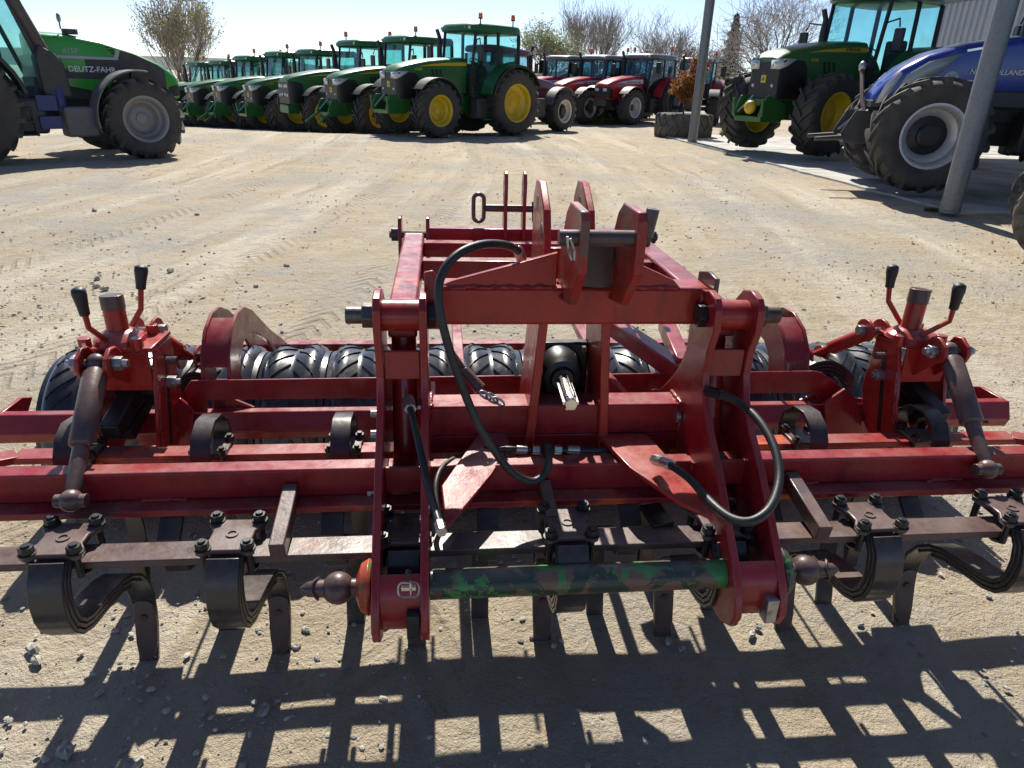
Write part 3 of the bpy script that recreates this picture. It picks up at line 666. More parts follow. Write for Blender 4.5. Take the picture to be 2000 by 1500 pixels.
        A(MB().box((xA+.05, sd_*(wB+.33), 2.12), (.06, .22, .42)), 'mirror', BLACKM, bevel=.025)
    A(MB().plate([P[1]['A0'], P[1]['A1'], P[-1]['A1'], P[-1]['A0']], .008), 'windscreen', S.get('glass', GLASS))
    A(MB().plate([P[1]['C0'], P[1]['C1'], P[-1]['C1'], P[-1]['C0']], .008), 'rear_window', S.get('glass', GLASS))
    A(MB().b2((xA-.06, -wB*.78, z0), (xA+.01, wB*.78, z0+.62)), 'bulkhead', BLACKM, bevel=.02)
    A(MB().b2((-.42, -wB*.9, z0), (.4, wB*.9, z0+.1)).b2((-.42, -wB*.8, z0+.1), (-.2, wB*.8, 1.55)), 'cab_floor', BLACKM)
    # roof
    rz, ry, rx0, rx1 = S.get('roofh', .24), wB*1.02, -.62, xA-.02+S.get('visor', .08); rings = []
    for z, k in ((zr-.02, .93), (zr+.03, 1.0), (zr+rz*.55, .985), (zr+rz*.85, .93), (zr+rz, .78)):
        n = 20; ring = []
        for i in range(n):
            a = 2*math.pi*(i+.5)/n; cx, sx = math.cos(a), math.sin(a); px = (abs(cx)**.38)*math.copysign(1, cx); py = (abs(sx)**.38)*math.copysign(1, sx)
            ring.append(((rx0+rx1)/2+px*(rx1-rx0)/2*(k if px > 0 else (1+k)/2), py*ry*k, z+S.get('rooftilt', 0)*px))
        rings.append(ring)
    A(MB().loft(rings), 'roof', S['roof'], sharp=40)
    for y in S.get('worklights', (-.6, -.42, .42, .6)): A(MB().sph((rx1-.05, y, zr+.09), .055, 8, (.6, 1, .8)), 'work_light', LENS)
    for bx, by, bh in S.get('beacons', ()):
        b = A(MB().tube([(bx, by, zr+rz*.5), (bx, by, zr+rz+bh)], .018, 6), 'beacon_stem', BLACKM)
        MB().lathe([(.05, 0), (.062, .01), (.062, .03)], (bx, by, zr+rz+bh), 'z', 12).build('beacon_base', BLACKM, b); MB().lathe([(.058, .028), (.058, .10), (.045, .15), (.01, .165)], (bx, by, zr+rz+bh), 'z', 14).build('beacon_lens', AMBER, b)
    # interior
    s_ = A(MB().box((.02, 0, 1.45), (.5, .5, .14)), 'seat', SEAT, bevel=.04); MB().box((-.24, 0, 1.85), (.13, .46, .72)).build('backrest', SEAT, s_, .04)
    A(MB().box((.85, 0, 1.45), (.22, .42, .55)), 'dashboard', CHAR, bevel=.04)
    st = A(MB().tube([(.8, 0, 1.6), (.62, 0, 1.92)], .03, 8), 'steering_column', BLACKM)
    ring = [(.60+.19*math.cos(a)*.62, .19*math.sin(a), 1.94+.19*math.cos(a)*.5) for a in np.linspace(0, 2*math.pi, 21)]; mm = MB().tube(ring, .015, 6); mm.tube([ring[2], (.6, 0, 1.93), ring[12]], .012, 5); mm.build('steering_wheel', BLACKM, st)
    # fenders
    for sd_ in (1, -1):
        yi, yo = sd_*(wB*.86), sd_*(tr/2+WR*.36)
        A(arc_strip((0, rR), rR+.07, 150, S.get('fa', 12), min(yi, yo), max(yi, yo), .035), 'rear_fender', S.get('fender', body), bevel=.01)
        ye = sd_*(tr/2+WR*.36+.002); A(arc_strip((0, rR), rR+.03, 152, S.get('fa', 12)-2, min(ye, ye+sd_*.10), max(ye, ye+sd_*.10), .06), 'fender_lip', BLACKM, bevel=.01)
        if S.get('panel', True): A(MB().prism([(.38, 1.62), (.42, 1.05), (rR*.95, 1.02), (rR*.8, 1.35), (.45, 1.85), (-.3, 2.0), (-.42, 1.65)], 'y', sd_*wB*.86-.02, sd_*wB*.86+.02), 'fender_side', S.get('fender', body))
        if S.get('ffender', True):
            y0_, y1_ = sorted((sd_*(tr/2-WF*.5), sd_*(tr/2+WF*.42))); A(arc_strip((wb, rF), rF+.075, S.get('ff', (40, 165))[0], S.get('ff', (40, 165))[1], y0_, y1_, .025), 'front_fender', S.get('ffmat', CHAR), bevel=.008)
            A(MB().tube([(wb-.05, sd_*.35, rF+.15), (wb-.08, sd_*(tr/2-WF*.4), rF+.45), (wb-.06, sd_*tr/2, rF*2+.08)], .022, 6), 'fender_bracket', BLACKM)
        # steps and tank
        stp = A(MB().box((.95, sd_*.72, .72), (.62, .34, .55)), 'fuel_tank', S.get('tank', dark), bevel=.05)
        ys = sd_*(wB+.16); ms = MB(); ms.bar((.62, ys, .42), (.66, sd_*wB, 1.02), .03, .03, (1, 0, 0)); ms.bar((1.05, ys, .42), (1.02, sd_*wB, 1.02), .03, .03, (1, 0, 0))
        A(ms, 'step_frame', S.get('stepmat', dark))
        for i in range(3): A(MB().box((.83, sd_*(wB+.13-.045*i), .44+.2*i), (.42, .18, .025)), 'step', S.get('stepmat', dark), bevel=.006)
    ex = S.get('exhaust', -1)
    if ex:
        e = MB(); x, y = xA+.12, ex*.58
        e.tube([(x, y, 1.1), (x, y, 1.65)], .06, 10); e.tube([(x, y, 1.6), (x, y, 2.3), (x+.0, y, 2.55), (x+.05, y+ex*.05, 2.74)], [.075, .075, .055, .05], 12); A(e, 'exhaust', S.get('exmat', BLACKM))
    if S.get('hitch'):
        h = S['hitch']; xh = nose+.05
        for sd_ in (1, -1):
            a = A(MB().prism([(nose-.35, .62), (nose+.28, .60), (nose+.36, .72), (nose+.20, 1.05), (nose+.06, 1.05), (nose-.35, .9)], 'y', sd_*.33-.02, sd_*.33+.02), 'linkage_plate', h, bevel=.006)
            A(MB().tube([(nose+.3, sd_*.36, .68), (nose+.34, sd_*.38, 1.0)] if S.get('hitchup', True) else [(nose+.3, sd_*.36, .66), (nose+.72, sd_*.38, S.get('linkz', .40))], [.04, .03], 8), 'lower_link', h)
            A(MB().tube([(nose+.0, sd_*.2, 1.05), (nose+.28, sd_*.3, .74)], .03, 8), 'lift_ram', ZINC)
        A(MB().b2((nose-.3, -.34, .58), (nose+.3, .34, .68)).b2((nose+.0, -.3, .86), (nose+.06, .3, 1.0)), 'linkage_frame', h, bevel=.01)
        if S.get('guard'): A(MB().sph((nose+.26, 0, .84), .13, 10, (.8, 1, 1)), 'shaft_guard', JDY)
    else: A(MB().b2((nose-.35, -.3, .66), (nose+.05, .3, .92)), 'front_weight', S.get('weight', dark), bevel=.03)
    return root
JDHOOD = [(1.30, .47, 1.12, 2.0), (2.0, .47, 1.08, 1.97), (2.6, .45, 1.0, 1.91), (3.05, .43, .94, 1.83), (3.35, .41, .92, 1.76), (3.52, .385, .93, 1.69), (3.60, .35, .95, 1.62)]
JD = dict(key='jd', wb=2.77, rR=.90, rF=.70, WR=.56, WF=.48, track=1.92, body=JDG, rim=JDY, tyre=TYRE, hood=JDHOOD, grille=(2.92, .95, 1.60), lamps='wedge', lampz=1.52, stripe=(JDY, 1.32, 2.95, .10, .085), vents=True, roof=JDG, roofh=.22,
          beacons=((.95, .62, .10), (-.2, .7, .12)), hitch=JDG, chassis=JDG, tank=CHAR, stepmat=JDG, hubmat=JDY, fdish=-.02)
def place(root, px, py, head, side=1, S=JD, sc=1., dz=0.):
    p = ground(px, py, dz); a = RAD(head); lx, ly = S['wb']*sc, side*S['track']/2*sc
    root.location = (p.x-(lx*math.cos(a)-ly*math.sin(a)), p.y-(lx*math.sin(a)+ly*math.cos(a)), p.z); root.rotation_euler = (0, 0, a); root.scale = (sc,)*3; return root
def proj(P):
    v = Vector(P)-CO; z = v.dot(FW); return 1000+FPX*v.dot(RT)/z, 750-FPX*v.dot(UP)/z
random.seed(31)
jd = make_tractor('tractor', JD); HD = -142.
place(jd, 853, 269, HD); tag(jd, 'green tractor with yellow wheels at the near end of the green row', 'tractor', 'green tractors parked in a row')
S7 = dict(JD, key='jd', lamps='round', lampz=1.46, grille=(3.15, .96, 1.60), hitch=None, vents=False, beacons=((1.0, -.5, .10), (.0, .62, .14)), weight=JDG, worklights=(-.55, .55), gt=.9)
jd7 = make_tractor('tractor', S7)
lettering('7830', .13, YELP, jd7, (2.35, .465, 1.58), (-1, 0, 0), bold=.002)
JD2 = dict(JD, beacons=((.9, .6, .1),), hitchup=False); jd2 = make_tractor('tractor', JD2)
lettering('6150M', .09, YELP, jd, (2.95, .445, 1.68), (-1, 0, 0))
def logo(root, x, z):
    lg = MB().box((x, 0, z), (.012, .12, .14)).build('emblem', YELP, root, .005)
    MB().plate([(x+.008, -.05, z-.03), (x+.008, -.02, z+.0), (x+.008, .0, z+.05), (x+.008, .015, z+.01), (x+.008, .05, z+.0), (x+.008, .02, z-.015), (x+.008, .0, z-.05), (x+.008, -.01, z-.02)], .006).build('emblem_deer', JDG, lg)
for t in (jd, jd2): logo(t, 3.615, 1.30)
base = jd.location.copy(); rowd = Vector((-math.sin(RAD(HD)), math.cos(RAD(HD)), 0)); rowd = -rowd
if rowd.y < 0: rowd = -rowd
names = ['second green tractor in the row counted from the burgundy tractor', 'green tractor with round headlamps and number 7830 on its bonnet', 'fourth green tractor in the row, just beyond the one with round headlamps', 'fifth green tractor in the row, second beyond the one with round headlamps', 'sixth green tractor in the row, third beyond the one with round headlamps', 'seventh green tractor in the row, its roof below the leafing tree', 'last green tractor at the far end of the green row']
fwd = Vector((math.cos(RAD(HD)), math.sin(RAD(HD)), 0))
for i, (nx, lab) in enumerate(zip((644, 556, 478, 420, 369, 322, 300), names)):
    src = (jd2, jd7, jd, jd2, jd, jd2, jd)[i]
    t = src if (src is jd7 or (src is jd2 and i == 0)) else copy_tree(src)
    lo, hi = 1., 26.
    for _ in range(40):
        k = (lo+hi)/2; p = base+rowd*k; z = gz(p.x, p.y); q = p+fwd*3.6; X = proj((q.x, q.y, z+1.62))[0]
        if X > nx: lo = k
        else: hi = k
    if i == 6: k += 1.2
    p = base+rowd*k+fwd*random.uniform(-.1, .1); t.location = (p.x, p.y, gz(p.x, p.y)); t.rotation_euler = (0, 0, RAD(HD+random.uniform(-1.5, 1.5))); tag(t, lab, 'tractor', 'green tractors parked in a row')
    t.scale = (random.uniform(.96, 1.03),)*3; st_ = random.uniform(-.28, .2)
    for c_ in t.children:
        if c_.name.startswith('wheel') and c_.location.x > 1: c_.rotation_euler[2] += st_
# green tractor on the apron
SR = dict(JD, key='jdr', hood=[(a, b, c+.06, d+.10) for a, b, c, d in JDHOOD], grille=(2.92, 1.0, 1.70), lampz=1.62, rooflow=2.86, rF=.76, rR=.98, WF=.54, WR=.62, guard=True, hitchup=True, beacons=(), ffender=False, wb=2.80, pillar=BLACKM, exhaust=-1, worklights=(-.62, -.46, -.30, .30, .46, .62), fdish=-.02)
jr = make_tractor('tractor', SR); place(jr, 1598, 304, -156.5, 1, SR, 1.1, SLZ)
tag(jr, 'dark green tractor with black cab standing on the concrete apron', 'tractor'); logo(jr, 3.615, 1.36)
lettering('6155R', .08, YELP, jr, (2.78, .450, 1.72), (-1, 0, 0)); lettering('JOHN DEERE', .075, CHAR, jr, (1.75, .482, 1.945), (-1, 0, 0))
m = MB().tube([(3.55, -.25, 1.0), (3.6, -.32, 1.45), (3.58, -.36, 1.68)], [.03, .025, .02], 8).build('top_link', JDG, jr); MB().sph((3.58, -.36, 1.70), .035, 8).build('top_link_grip', BLACKM, m)
# black and green tractor on the left
DFH = [(1.42, .50, 1.22, 1.98), (1.9, .50, 1.15, 1.97), (2.4, .48, 1.05, 1.90), (2.9, .46, 1.0, 1.76), (3.35, .43, .98, 1.58), (3.60, .40, .98, 1.42), (3.66, .36, 1.0, 1.36)]
SD = dict(key='df', wb=2.70, rR=.90, rF=.68, WR=.56, WF=.46, track=1.94, body=DFG, rim=DRIM, tyre=TYRE, hood=DFH, grille=(3.45, 1.02, 1.22), lamps='block', lampz=1.28, roof=CHAR, roofh=.22, beacons=(), hitch=None, chassis=CHAR, fender=CHAR, ffmat=GREYP, ff=(78, 192), stepmat=CHAR, exhaust=0, fdish=-.06, hubmat=DRIM, bars=False, pillar=CHAR, rake=.42, cabw=.82, mirrors=False)
df = make_tractor('tractor', SD); place(df, 291, 308, 40., -1, SD, 1.)
tag(df, 'dusty black and bright green tractor with grey wheels', 'tractor')
for sd_ in (1, -1):
    y = sd_*.492
    pnl = []
    for x, dz0, dz1 in ((1.44, 1.30, 1.60), (2.4, 1.28, 1.60), (2.62, 1.27, 1.62), (2.72, 1.24, 1.76), (2.95, 1.2, 1.70), (3.3, 1.14, 1.55), (3.42, 1.10, 1.46)):
        w = interp([s_[:4] for s_ in DFH], x)[1]+.006; pnl.append([(x, sd_*(w-.03), dz0), (x, sd_*w, dz0), (x, sd_*w, dz1), (x, sd_*(w-.03), dz1)])
    MB().loft(pnl).build('side_panel', CHAR, df)
    for z0_, z1_, x0_, x1_ in ((1.605, 1.645, 1.46, 2.62),): MB().prism([(x0_, z0_), (x1_, z0_), (x1_+.06, 1.78), (x1_, 1.78), (x1_-.06, z1_), (x0_, z1_)], 'y', y-.012, y+.012).build('stripe', SILVP, df)
lettering('DEUTZ-FAHR', .125, WHITE, df, (2.18, -.505, 1.44), (1, .0, 0), bold=.002); lettering('6150', .11, SILVP, df, (1.88, -.507, 1.72), (1, 0, 0), shear=.3)
for i in range(3): MB().box((2.50+.04*i, -.49, 1.80-.04*i), (.09, .012, .02)).build('vent', BLACKM, df)
# right hand exhaust tower, steps, tank and mirrors of that tractor
MB().prism([(1.30, 1.02), (1.72, 1.0), (1.68, 1.50), (1.58, 1.66), (1.36, 1.80), (1.28, 1.6)], 'y', -.80, -.53).build('exhaust_shroud', CHAR, df, .03)
MB().tube([(1.44, -.68, 1.72), (1.20, -.72, 2.35), (.98, -.74, 2.98)], [.085, .08, .075], 14).build('exhaust', simple('rusty_shroud', (.085, .07, .066), .6, .1, .3, 5, 60, .15, dirt=(.16, .08, .05), dirt_amt=(.5, .75)), df)
MB().box((1.28, -.90, .92), (.30, .03, .24)).build('step_panel', BLUEP, df, .01); MB().box((1.28, -.93, .62), (.32, .03, .2)).build('step_panel', BLUEP, df, .01)
MB().lathe([(.09, 0), (.10, .05), (.10, .35), (.06, .42), (.02, .43)], (1.52, -.72, .78), 'z', 14).build('fluid_tank', BLUEP, df)
MB().box((1.75, -.74, .62), (.5, .36, .48)).build('battery_box', GREYP, df, .04)
MB().tube([(2.0, -.3, 1.98), (2.0, -.3, 2.06)], .12, 14).build('intake_cap', CHAR, df); MB().tube([(1.86, -.34, 2.05), (1.86, -.34, 2.16)], .012, 6).build('mirror_stem', BLACKM, df); MB().sph((1.86, -.34, 2.22), .075, 10, (.4, 1, 1)).build('round_mirror', ZINC, df)
# blue tractor on the apron
NHH = [(1.30, .52, 1.40, 2.12), (1.9, .52, 1.36, 2.08), (2.5, .50, 1.30, 1.98), (2.95, .47, 1.22, 1.84), (3.25, .43, 1.16, 1.66), (3.45, .39, 1.12, 1.46), (3.56, .33, 1.10, 1.28)]
SN = dict(key='nh', wb=2.88, rR=.99, rF=.78, WR=.65, WF=.58, track=1.96, body=NHB, rim=SRIM, tyre=TYRE, hood=NHH, grille=(3.40, 1.10, 1.20), lamps='none', roof=CHAR, beacons=(), hitch=CHAR, hitchup=False, linkz=.62, chassis=CHAR, fender=NHB, ffender=False, exhaust=-1, bighub=True, fhub=BLACKM, fdish=-.03, bars=False, glass=GLASSD, steer=.06, stepmat=CHAR)
nh = make_tractor('tractor', SN); place(nh, 1783, 372, 161., 1, SN, 1., SLZ)
tag(nh, 'shiny blue tractor with silver front wheel behind the steel post', 'tractor')
for sd_ in (1, -1):
    def sy(x, o=.008): return sd_*(interp([s_[:4] for s_ in NHH], x)[1]+o)
    MB().add([(3.50, sy(3.5, .004), 1.18), (3.44, sy(3.44), 1.44), (3.26, sy(3.26), 1.60), (3.28, sy(3.28), 1.40), (3.38, sy(3.38), 1.20)], [(0, 1, 2, 3, 4)])
    m = MB().add([(3.52, sy(3.5, .0), 1.16), (3.45, sy(3.45), 1.42), (3.30, sy(3.30), 1.60), (3.25, sy(3.25), 1.58), (3.33, sy(3.33), 1.38), (3.40, sy(3.40), 1.19)], [(0, 1, 4, 5), (1, 2, 3, 4)])
    o = link('headlight', m.mesh('headlight', LENS, 30), nh); s2 = o.modifiers.new('s', 'SOLIDIFY'); s2.thickness = .015; s2.offset = 0
    m = MB().add([(3.30, sy(3.30), 1.26), (3.20, sy(3.2), 1.56), (2.95, sy(2.95), 1.74), (2.55, sy(2.55), 1.86), (2.75, sy(2.75), 1.62), (3.0, sy(3.0), 1.40)], [(0, 1, 5), (1, 2, 4, 5), (2, 3, 4)])
    o = link('air_mesh', m.mesh('air_mesh', SILVP, 30), nh); s2 = o.modifiers.new('s', 'SOLIDIFY'); s2.thickness = .015; s2.offset = 0
    MB().bar((2.5, sy(2.5, .003), 1.89), (2.2, sy(2.2, .003), 1.95), .012, .03).build('chrome_strip', CHROME, nh)
    MB().cyl((2.62, sy(2.62, -.01), 1.52), (2.62, sy(2.62, .012), 1.52), .10, 24).build('emblem', SILVP, nh)
    em = nh.children[-1]
    for k in range(3):
        for s3 in (1, -1):
            x = 2.62; MB().plate([(x, sy(x, .016), 1.44+.04*k), (x+s3*.035, sy(x, .016), 1.49+.045*k), (x+s3*.06, sy(x, .016), 1.54+.03*k), (x+s3*.02, sy(x, .016), 1.51+.03*k)], .006).build('emblem_leaf', NHB, em)
lettering('NEW HOLLAND', .095, WHITE, nh, (2.06, .53, 1.62), (-1, 0, .0), bold=.002, shear=.15); lettering('T7', .13, WHITE, nh, (2.36, .525, 1.46), (-1, 0, 0), bold=.003, shear=.2); lettering('200', .11, WHITE, nh, (1.18, .84, 1.66), (-1, 0, 0), bold=.002)
MB().b2((.7, .50, 1.15), (2.1, .66, 1.38)).build('side_cover', CHAR, nh, .03); MB().lathe([(.07, 0), (.07, .09), (.02, .1)], (1.0, .78, 1.12), 'z', 14).build('filler_cap', BLUEP, nh); MB().b2((.55, .60, .55), (1.7, .98, 1.12)).build('side_tank', BLACKM, nh, .05)
MB().box((.95, .985, .52), (.22, .03, .06)).build('side_reflector', ORANGE, nh); MB().sph((3.62, -.6, 1.68), .07, 10, (.8, 1, 1.2)).build('joint_knuckle', ZINC, nh); MB().tube([(3.55, .2, .9), (3.62, -.1, 1.2), (3.62, -.6, 1.66)], .035, 8).build('top_link', simple('rusty_rod', (.12, .08, .065), .5, .3), nh)
# red tractors
MFH = [(1.28, .43, 1.05, 1.80), (2.0, .43, 1.02, 1.78), (2.7, .41, .96, 1.70), (3.2, .39, .92, 1.58), (3.42, .37, .92, 1.50), (3.48, .34, .94, 1.45)]
SM = dict(key='mf', wb=2.65, rR=.86, rF=.66, WR=.52, WF=.46, track=1.86, body=MFR, rim=SRIM, tyre=TYRE, hood=MFH, rooflow=2.46, grille=(3.20, .96, 1.36), lamps='block', lampz=1.27, roof=GROOF, roofh=.2, beacons=((.7, -.6, .10), (-.1, .7, .16)), hitch=None, chassis=CHAR, exhaust=-1, fdish=-.02, hubmat=CHAR, stripe=(WHITE, 1.32, 2.95, .12, .15), glass=GLASSD)
mf = make_tractor('tractor', SM); lettering('MASSEY FERGUSON', .10, NHB, mf, (1.95, .442, 1.57), (-1, 0, 0)); lettering('6480', .07, WHITE, mf, (1.6, .436, 1.38), (-1, 0, 0))
place(mf, 1230, 244, -141, 1, SM, .93); tag(mf, 'bright red tractor with silver front rim beside the orange leaved shrub', 'tractor', 'red tractors parked in a row')
for (px, py, hd, lab) in ((1143, 243, -141, 'bright red tractor between the burgundy tractor and the one by the shrub'), (1070, 239, -141, 'bright red tractor with its bonnet hidden behind the burgundy tractor'), (1190, 232, -141, 'red tractor almost hidden, its cab showing between two other red tractors')):
    t = copy_tree(mf); place(t, px, py, hd, 1, SM, .93); tag(t, lab, 'tractor', 'red tractors parked in a row')
t = copy_tree(mf); place(t, 1388, 245, -112, 1, SM, .92); tag(t, 'red tractor with its nose showing behind the planted tyre', 'tractor', 'red tractors parked in a row')
SB = dict(SM, key='bg', body=BURG, rim=CRIM, roof=BURG, hubmat=BLACKM, fhub=BLACKM, bighub=True, stripe=None, beacons=((-.2, .5, .08),), fender=BURG, exhaust=-1, rF=.70, rR=.92, ffmat=GREYP, wb=2.8, visor=.15, rooftilt=-.05, fdish=.0)
bgx = make_tractor('tractor', SB); place(bgx, 1093, 256, 43, -1, SB, .9); tag(bgx, 'burgundy tractor with cream front rim behind the green row', 'tractor')
MB().box((1.6, -.75, .8), (.6, .4, .62)).build('side_tank', CHAR, bgx, .04)
# farm trailer: only the edge of its near wheel shows at the right border
p = ground(2040, 458); tl = empty('farm_trailer', (p.x, p.y, 0), RAD(-38), 'farm trailer with a dusty grey tyre at the right edge of the apron', 'trailer')
ws = wheel_meshes('tl', .46, .30, .27, DRIM, TYREG, .02, .1, False, DRIM, 18)
for y in (0, -1.7): put_wheel(tl, ws, (0, y, .455), 1 if y == 0 else -1)
MB().cyl((0, -1.6, .46), (0, -.1, .46), .05, 12).build('axle', CHAR, tl); MB().b2((.25, -1.55, .55), (3.4, -.15, .70)).b2((-.2, -1.3, .5), (.4, -.4, .62)).build('chassis', CHAR, tl, .01)
MB().b2((.55, -1.75, .705), (3.5, .05, .78)).b2((.55, -1.75, .781), (3.5, -1.70, 1.25)).b2((.55, 0, .781), (3.5, .05, 1.25)).b2((3.45, -1.699, .781), (3.5, -.001, 1.25)).build('cargo_bed', simple('trailer_green', (.05, .08, .05), .6), tl, .006)
#__PART4__
# ------------------------------------------------------------------ the cultivator (u = x from machine centre, y depth, z height)
random.seed(41)
K = empty('cultivator', (XC, 1.9, 0), 0, 'dark red seedbed cultivator with spring tines and a black rubber tyre roller', 'cultivator')
OFF = (0, -1.9, 0)
def B(mb, name, mat, parent=K, bevel=.0025, sharp=32): return mb.build(name, mat, parent, bevel, sharp, OFF)
def bolt(mb, p, q, r=.011, head=.018, nut=True):
    p, q = Vector(p), Vector(q); d = (q-p).normalized(); mb.tube([p, q], r, 8); mb.tube([p, p+d*head], r*1.75, 6)
    if nut: mb.tube([q-d*(head+.012), q-d*.012], r*1.75, 6)
    return mb
# --- bars
B(MB().b2((-1.62, 1.285, .512), (1.62, 1.352, .530)), 'tine_bar', BROWN)
B(MB().b2((-1.66, 1.425, .545), (1.66, 1.505, .562)), 'tine_bar', REDW)
B(MB().b2((-1.40, 1.668, .553), (1.40, 1.726, .571)), 'tine_bar', REDW)
B(MB().b2((-1.66, 1.470, .5625), (1.66, 1.520, .637)), 'main_beam', RED, bevel=.005)
hexs = [(1.915, .505), (1.925, .48), (1.975, .48), (1.99, .505), (1.975, .572), (1.925, .572)]
hexs = [(1.900, .518), (1.912, .487), (1.958, .487), (1.968, .52), (1.955, .572), (1.925, .572)]
B(MB().prism(hexs, 'x', -1.57, 1.57), 'levelling_beam', RED, bevel=.004)
for s in (1, -1):
    B(MB().bar((s*1.40, 1.697, .563), (s*1.64, 1.50, .60), .055, .02), 'end_brace', RED)
    B(MB().prism([(1.900, .518), (1.912, .487), (2.02, .487), (2.10, .55), (2.05, .572), (1.925, .572)], 'x', s*1.5705-.006, s*1.5705+.006), 'beam_end', RED)
# plate beam with sloping ends
fl = [AY(px, py, 1.94) for px, py in ((373, 743), (333, 804), (335, 885), (1606, 724), (1670, 777), (1680, 870))]
(l1, _, h1), (l2, _, h2), (l3, _, h3), (r1, _, k1), (r2, _, k2), (r3, _, k3) = fl
B(MB().prism([(l3-.09, h3), (l2-.09, h2-.012), (l2, h2), (l1, h1), (r1-.03, k1), (r1, k1-.006), (r2, k2), (r2+.13, k2-.012), (r3+.10, k3), (r3-.10, k3), (r1-.01, .607), (l1+.04, .607), (l3+.10, h3)], 'y', 1.936, 1.945), 'plate_beam', RED)
for pp_ in (((333, 804), (352, 776), (380, 798), (372, 882), (330, 886)), ((1670, 777), (1648, 758), (1608, 786), (1614, 868), (1692, 872))):
    q_ = [AY(px, py, 1.893) for px, py in pp_]; B(MB().prism([(a_[0], a_[2]) for a_ in q_], 'y', 1.885, 1.897), 'end_plate', RED)
B(MB().b2((-1.14, 2.715, .455), (1.06, 2.765, .492)), 'rear_rail', RED)
for s in (1, -1):
    B(MB().prism([(s*.98, .572), (s*.86, .572), (s*.97, .628)], 'y', 1.953, 1.965), 'gusset', RED)
    B(MB().b2((s*.96-.02, 1.953, .50), (s*.96+.02, 2.02, .64)), 'upright', RED)
# --- roller of tyres
def roller_tyre():
    w = .236; m = MB(); h = w/2; r0 = .268
    prof = [(.225, -h), (.262, -h+.003), (.265, -h+.020), (.277, -h+.028), (.289, -h+.052), (.285, -h+.075), (.272, -.012), (.270, 0), (.272, .012), (.285, h-.075), (.289, h-.052), (.277, h-.028), (.265, h-.020), (.262, h-.003), (.225, h)]
    m.lathe(prof, (0, 0, 0), 'x', 60); m.f = m.f[:-2]
    def rad(x):
        for a, b in zip(prof, prof[1:]):
            if a[1] <= x <= b[1]: return a[0]+(b[0]-a[0])*(x-a[1])/(b[1]-a[1])
        return .27
    for k in range(26):
        for s in (1, -1):
            a0 = 2*math.pi*(k+(.5 if s > 0 else 0))/26; vs_ = []; T = (0, .25, .5, .75, 1)
            for i, t in enumerate(T):
                x = s*(.006+t*(h-.046)); a = a0+.34*t; r = rad(x)+.005; hw = .013
                for rr_, d in ((r, -hw*.7), (r, hw*.7), (r-.02, hw), (r-.02, -hw)): vs_.append((x, rr_*math.cos(a+d), rr_*math.sin(a+d)))
            m.add(vs_, [(i*4+j, i*4+(j+1) % 4, i*4+4+(j+1) % 4, i*4+4+j) for i in range(4) for j in range(4)]+[(0, 1, 2, 3), (16, 17, 18, 19)])
    return m.mesh('roller_tyre', ROLLR, 38)
rt = roller_tyre(); RC = (2.445, .284)
ax = B(MB().cyl((-1.72, *RC), (1.72, *RC), .05, 16), 'roller_axle', BROWN)
for i in range(14):
    o = link('roller_tyre', rt, K); o.location = (-1.534+.236*i, RC[0]-1.9, RC[1]); o.rotation_euler = (random.random()*6, 0, 0)
for s in (1, -1): B(MB().lathe([(.05, 0), (.22, 0), (.245, .01), (.245, .02), (.05, .025)], (s*1.654, *RC), 'x', 28), 'roller_end_disc', BROWN)
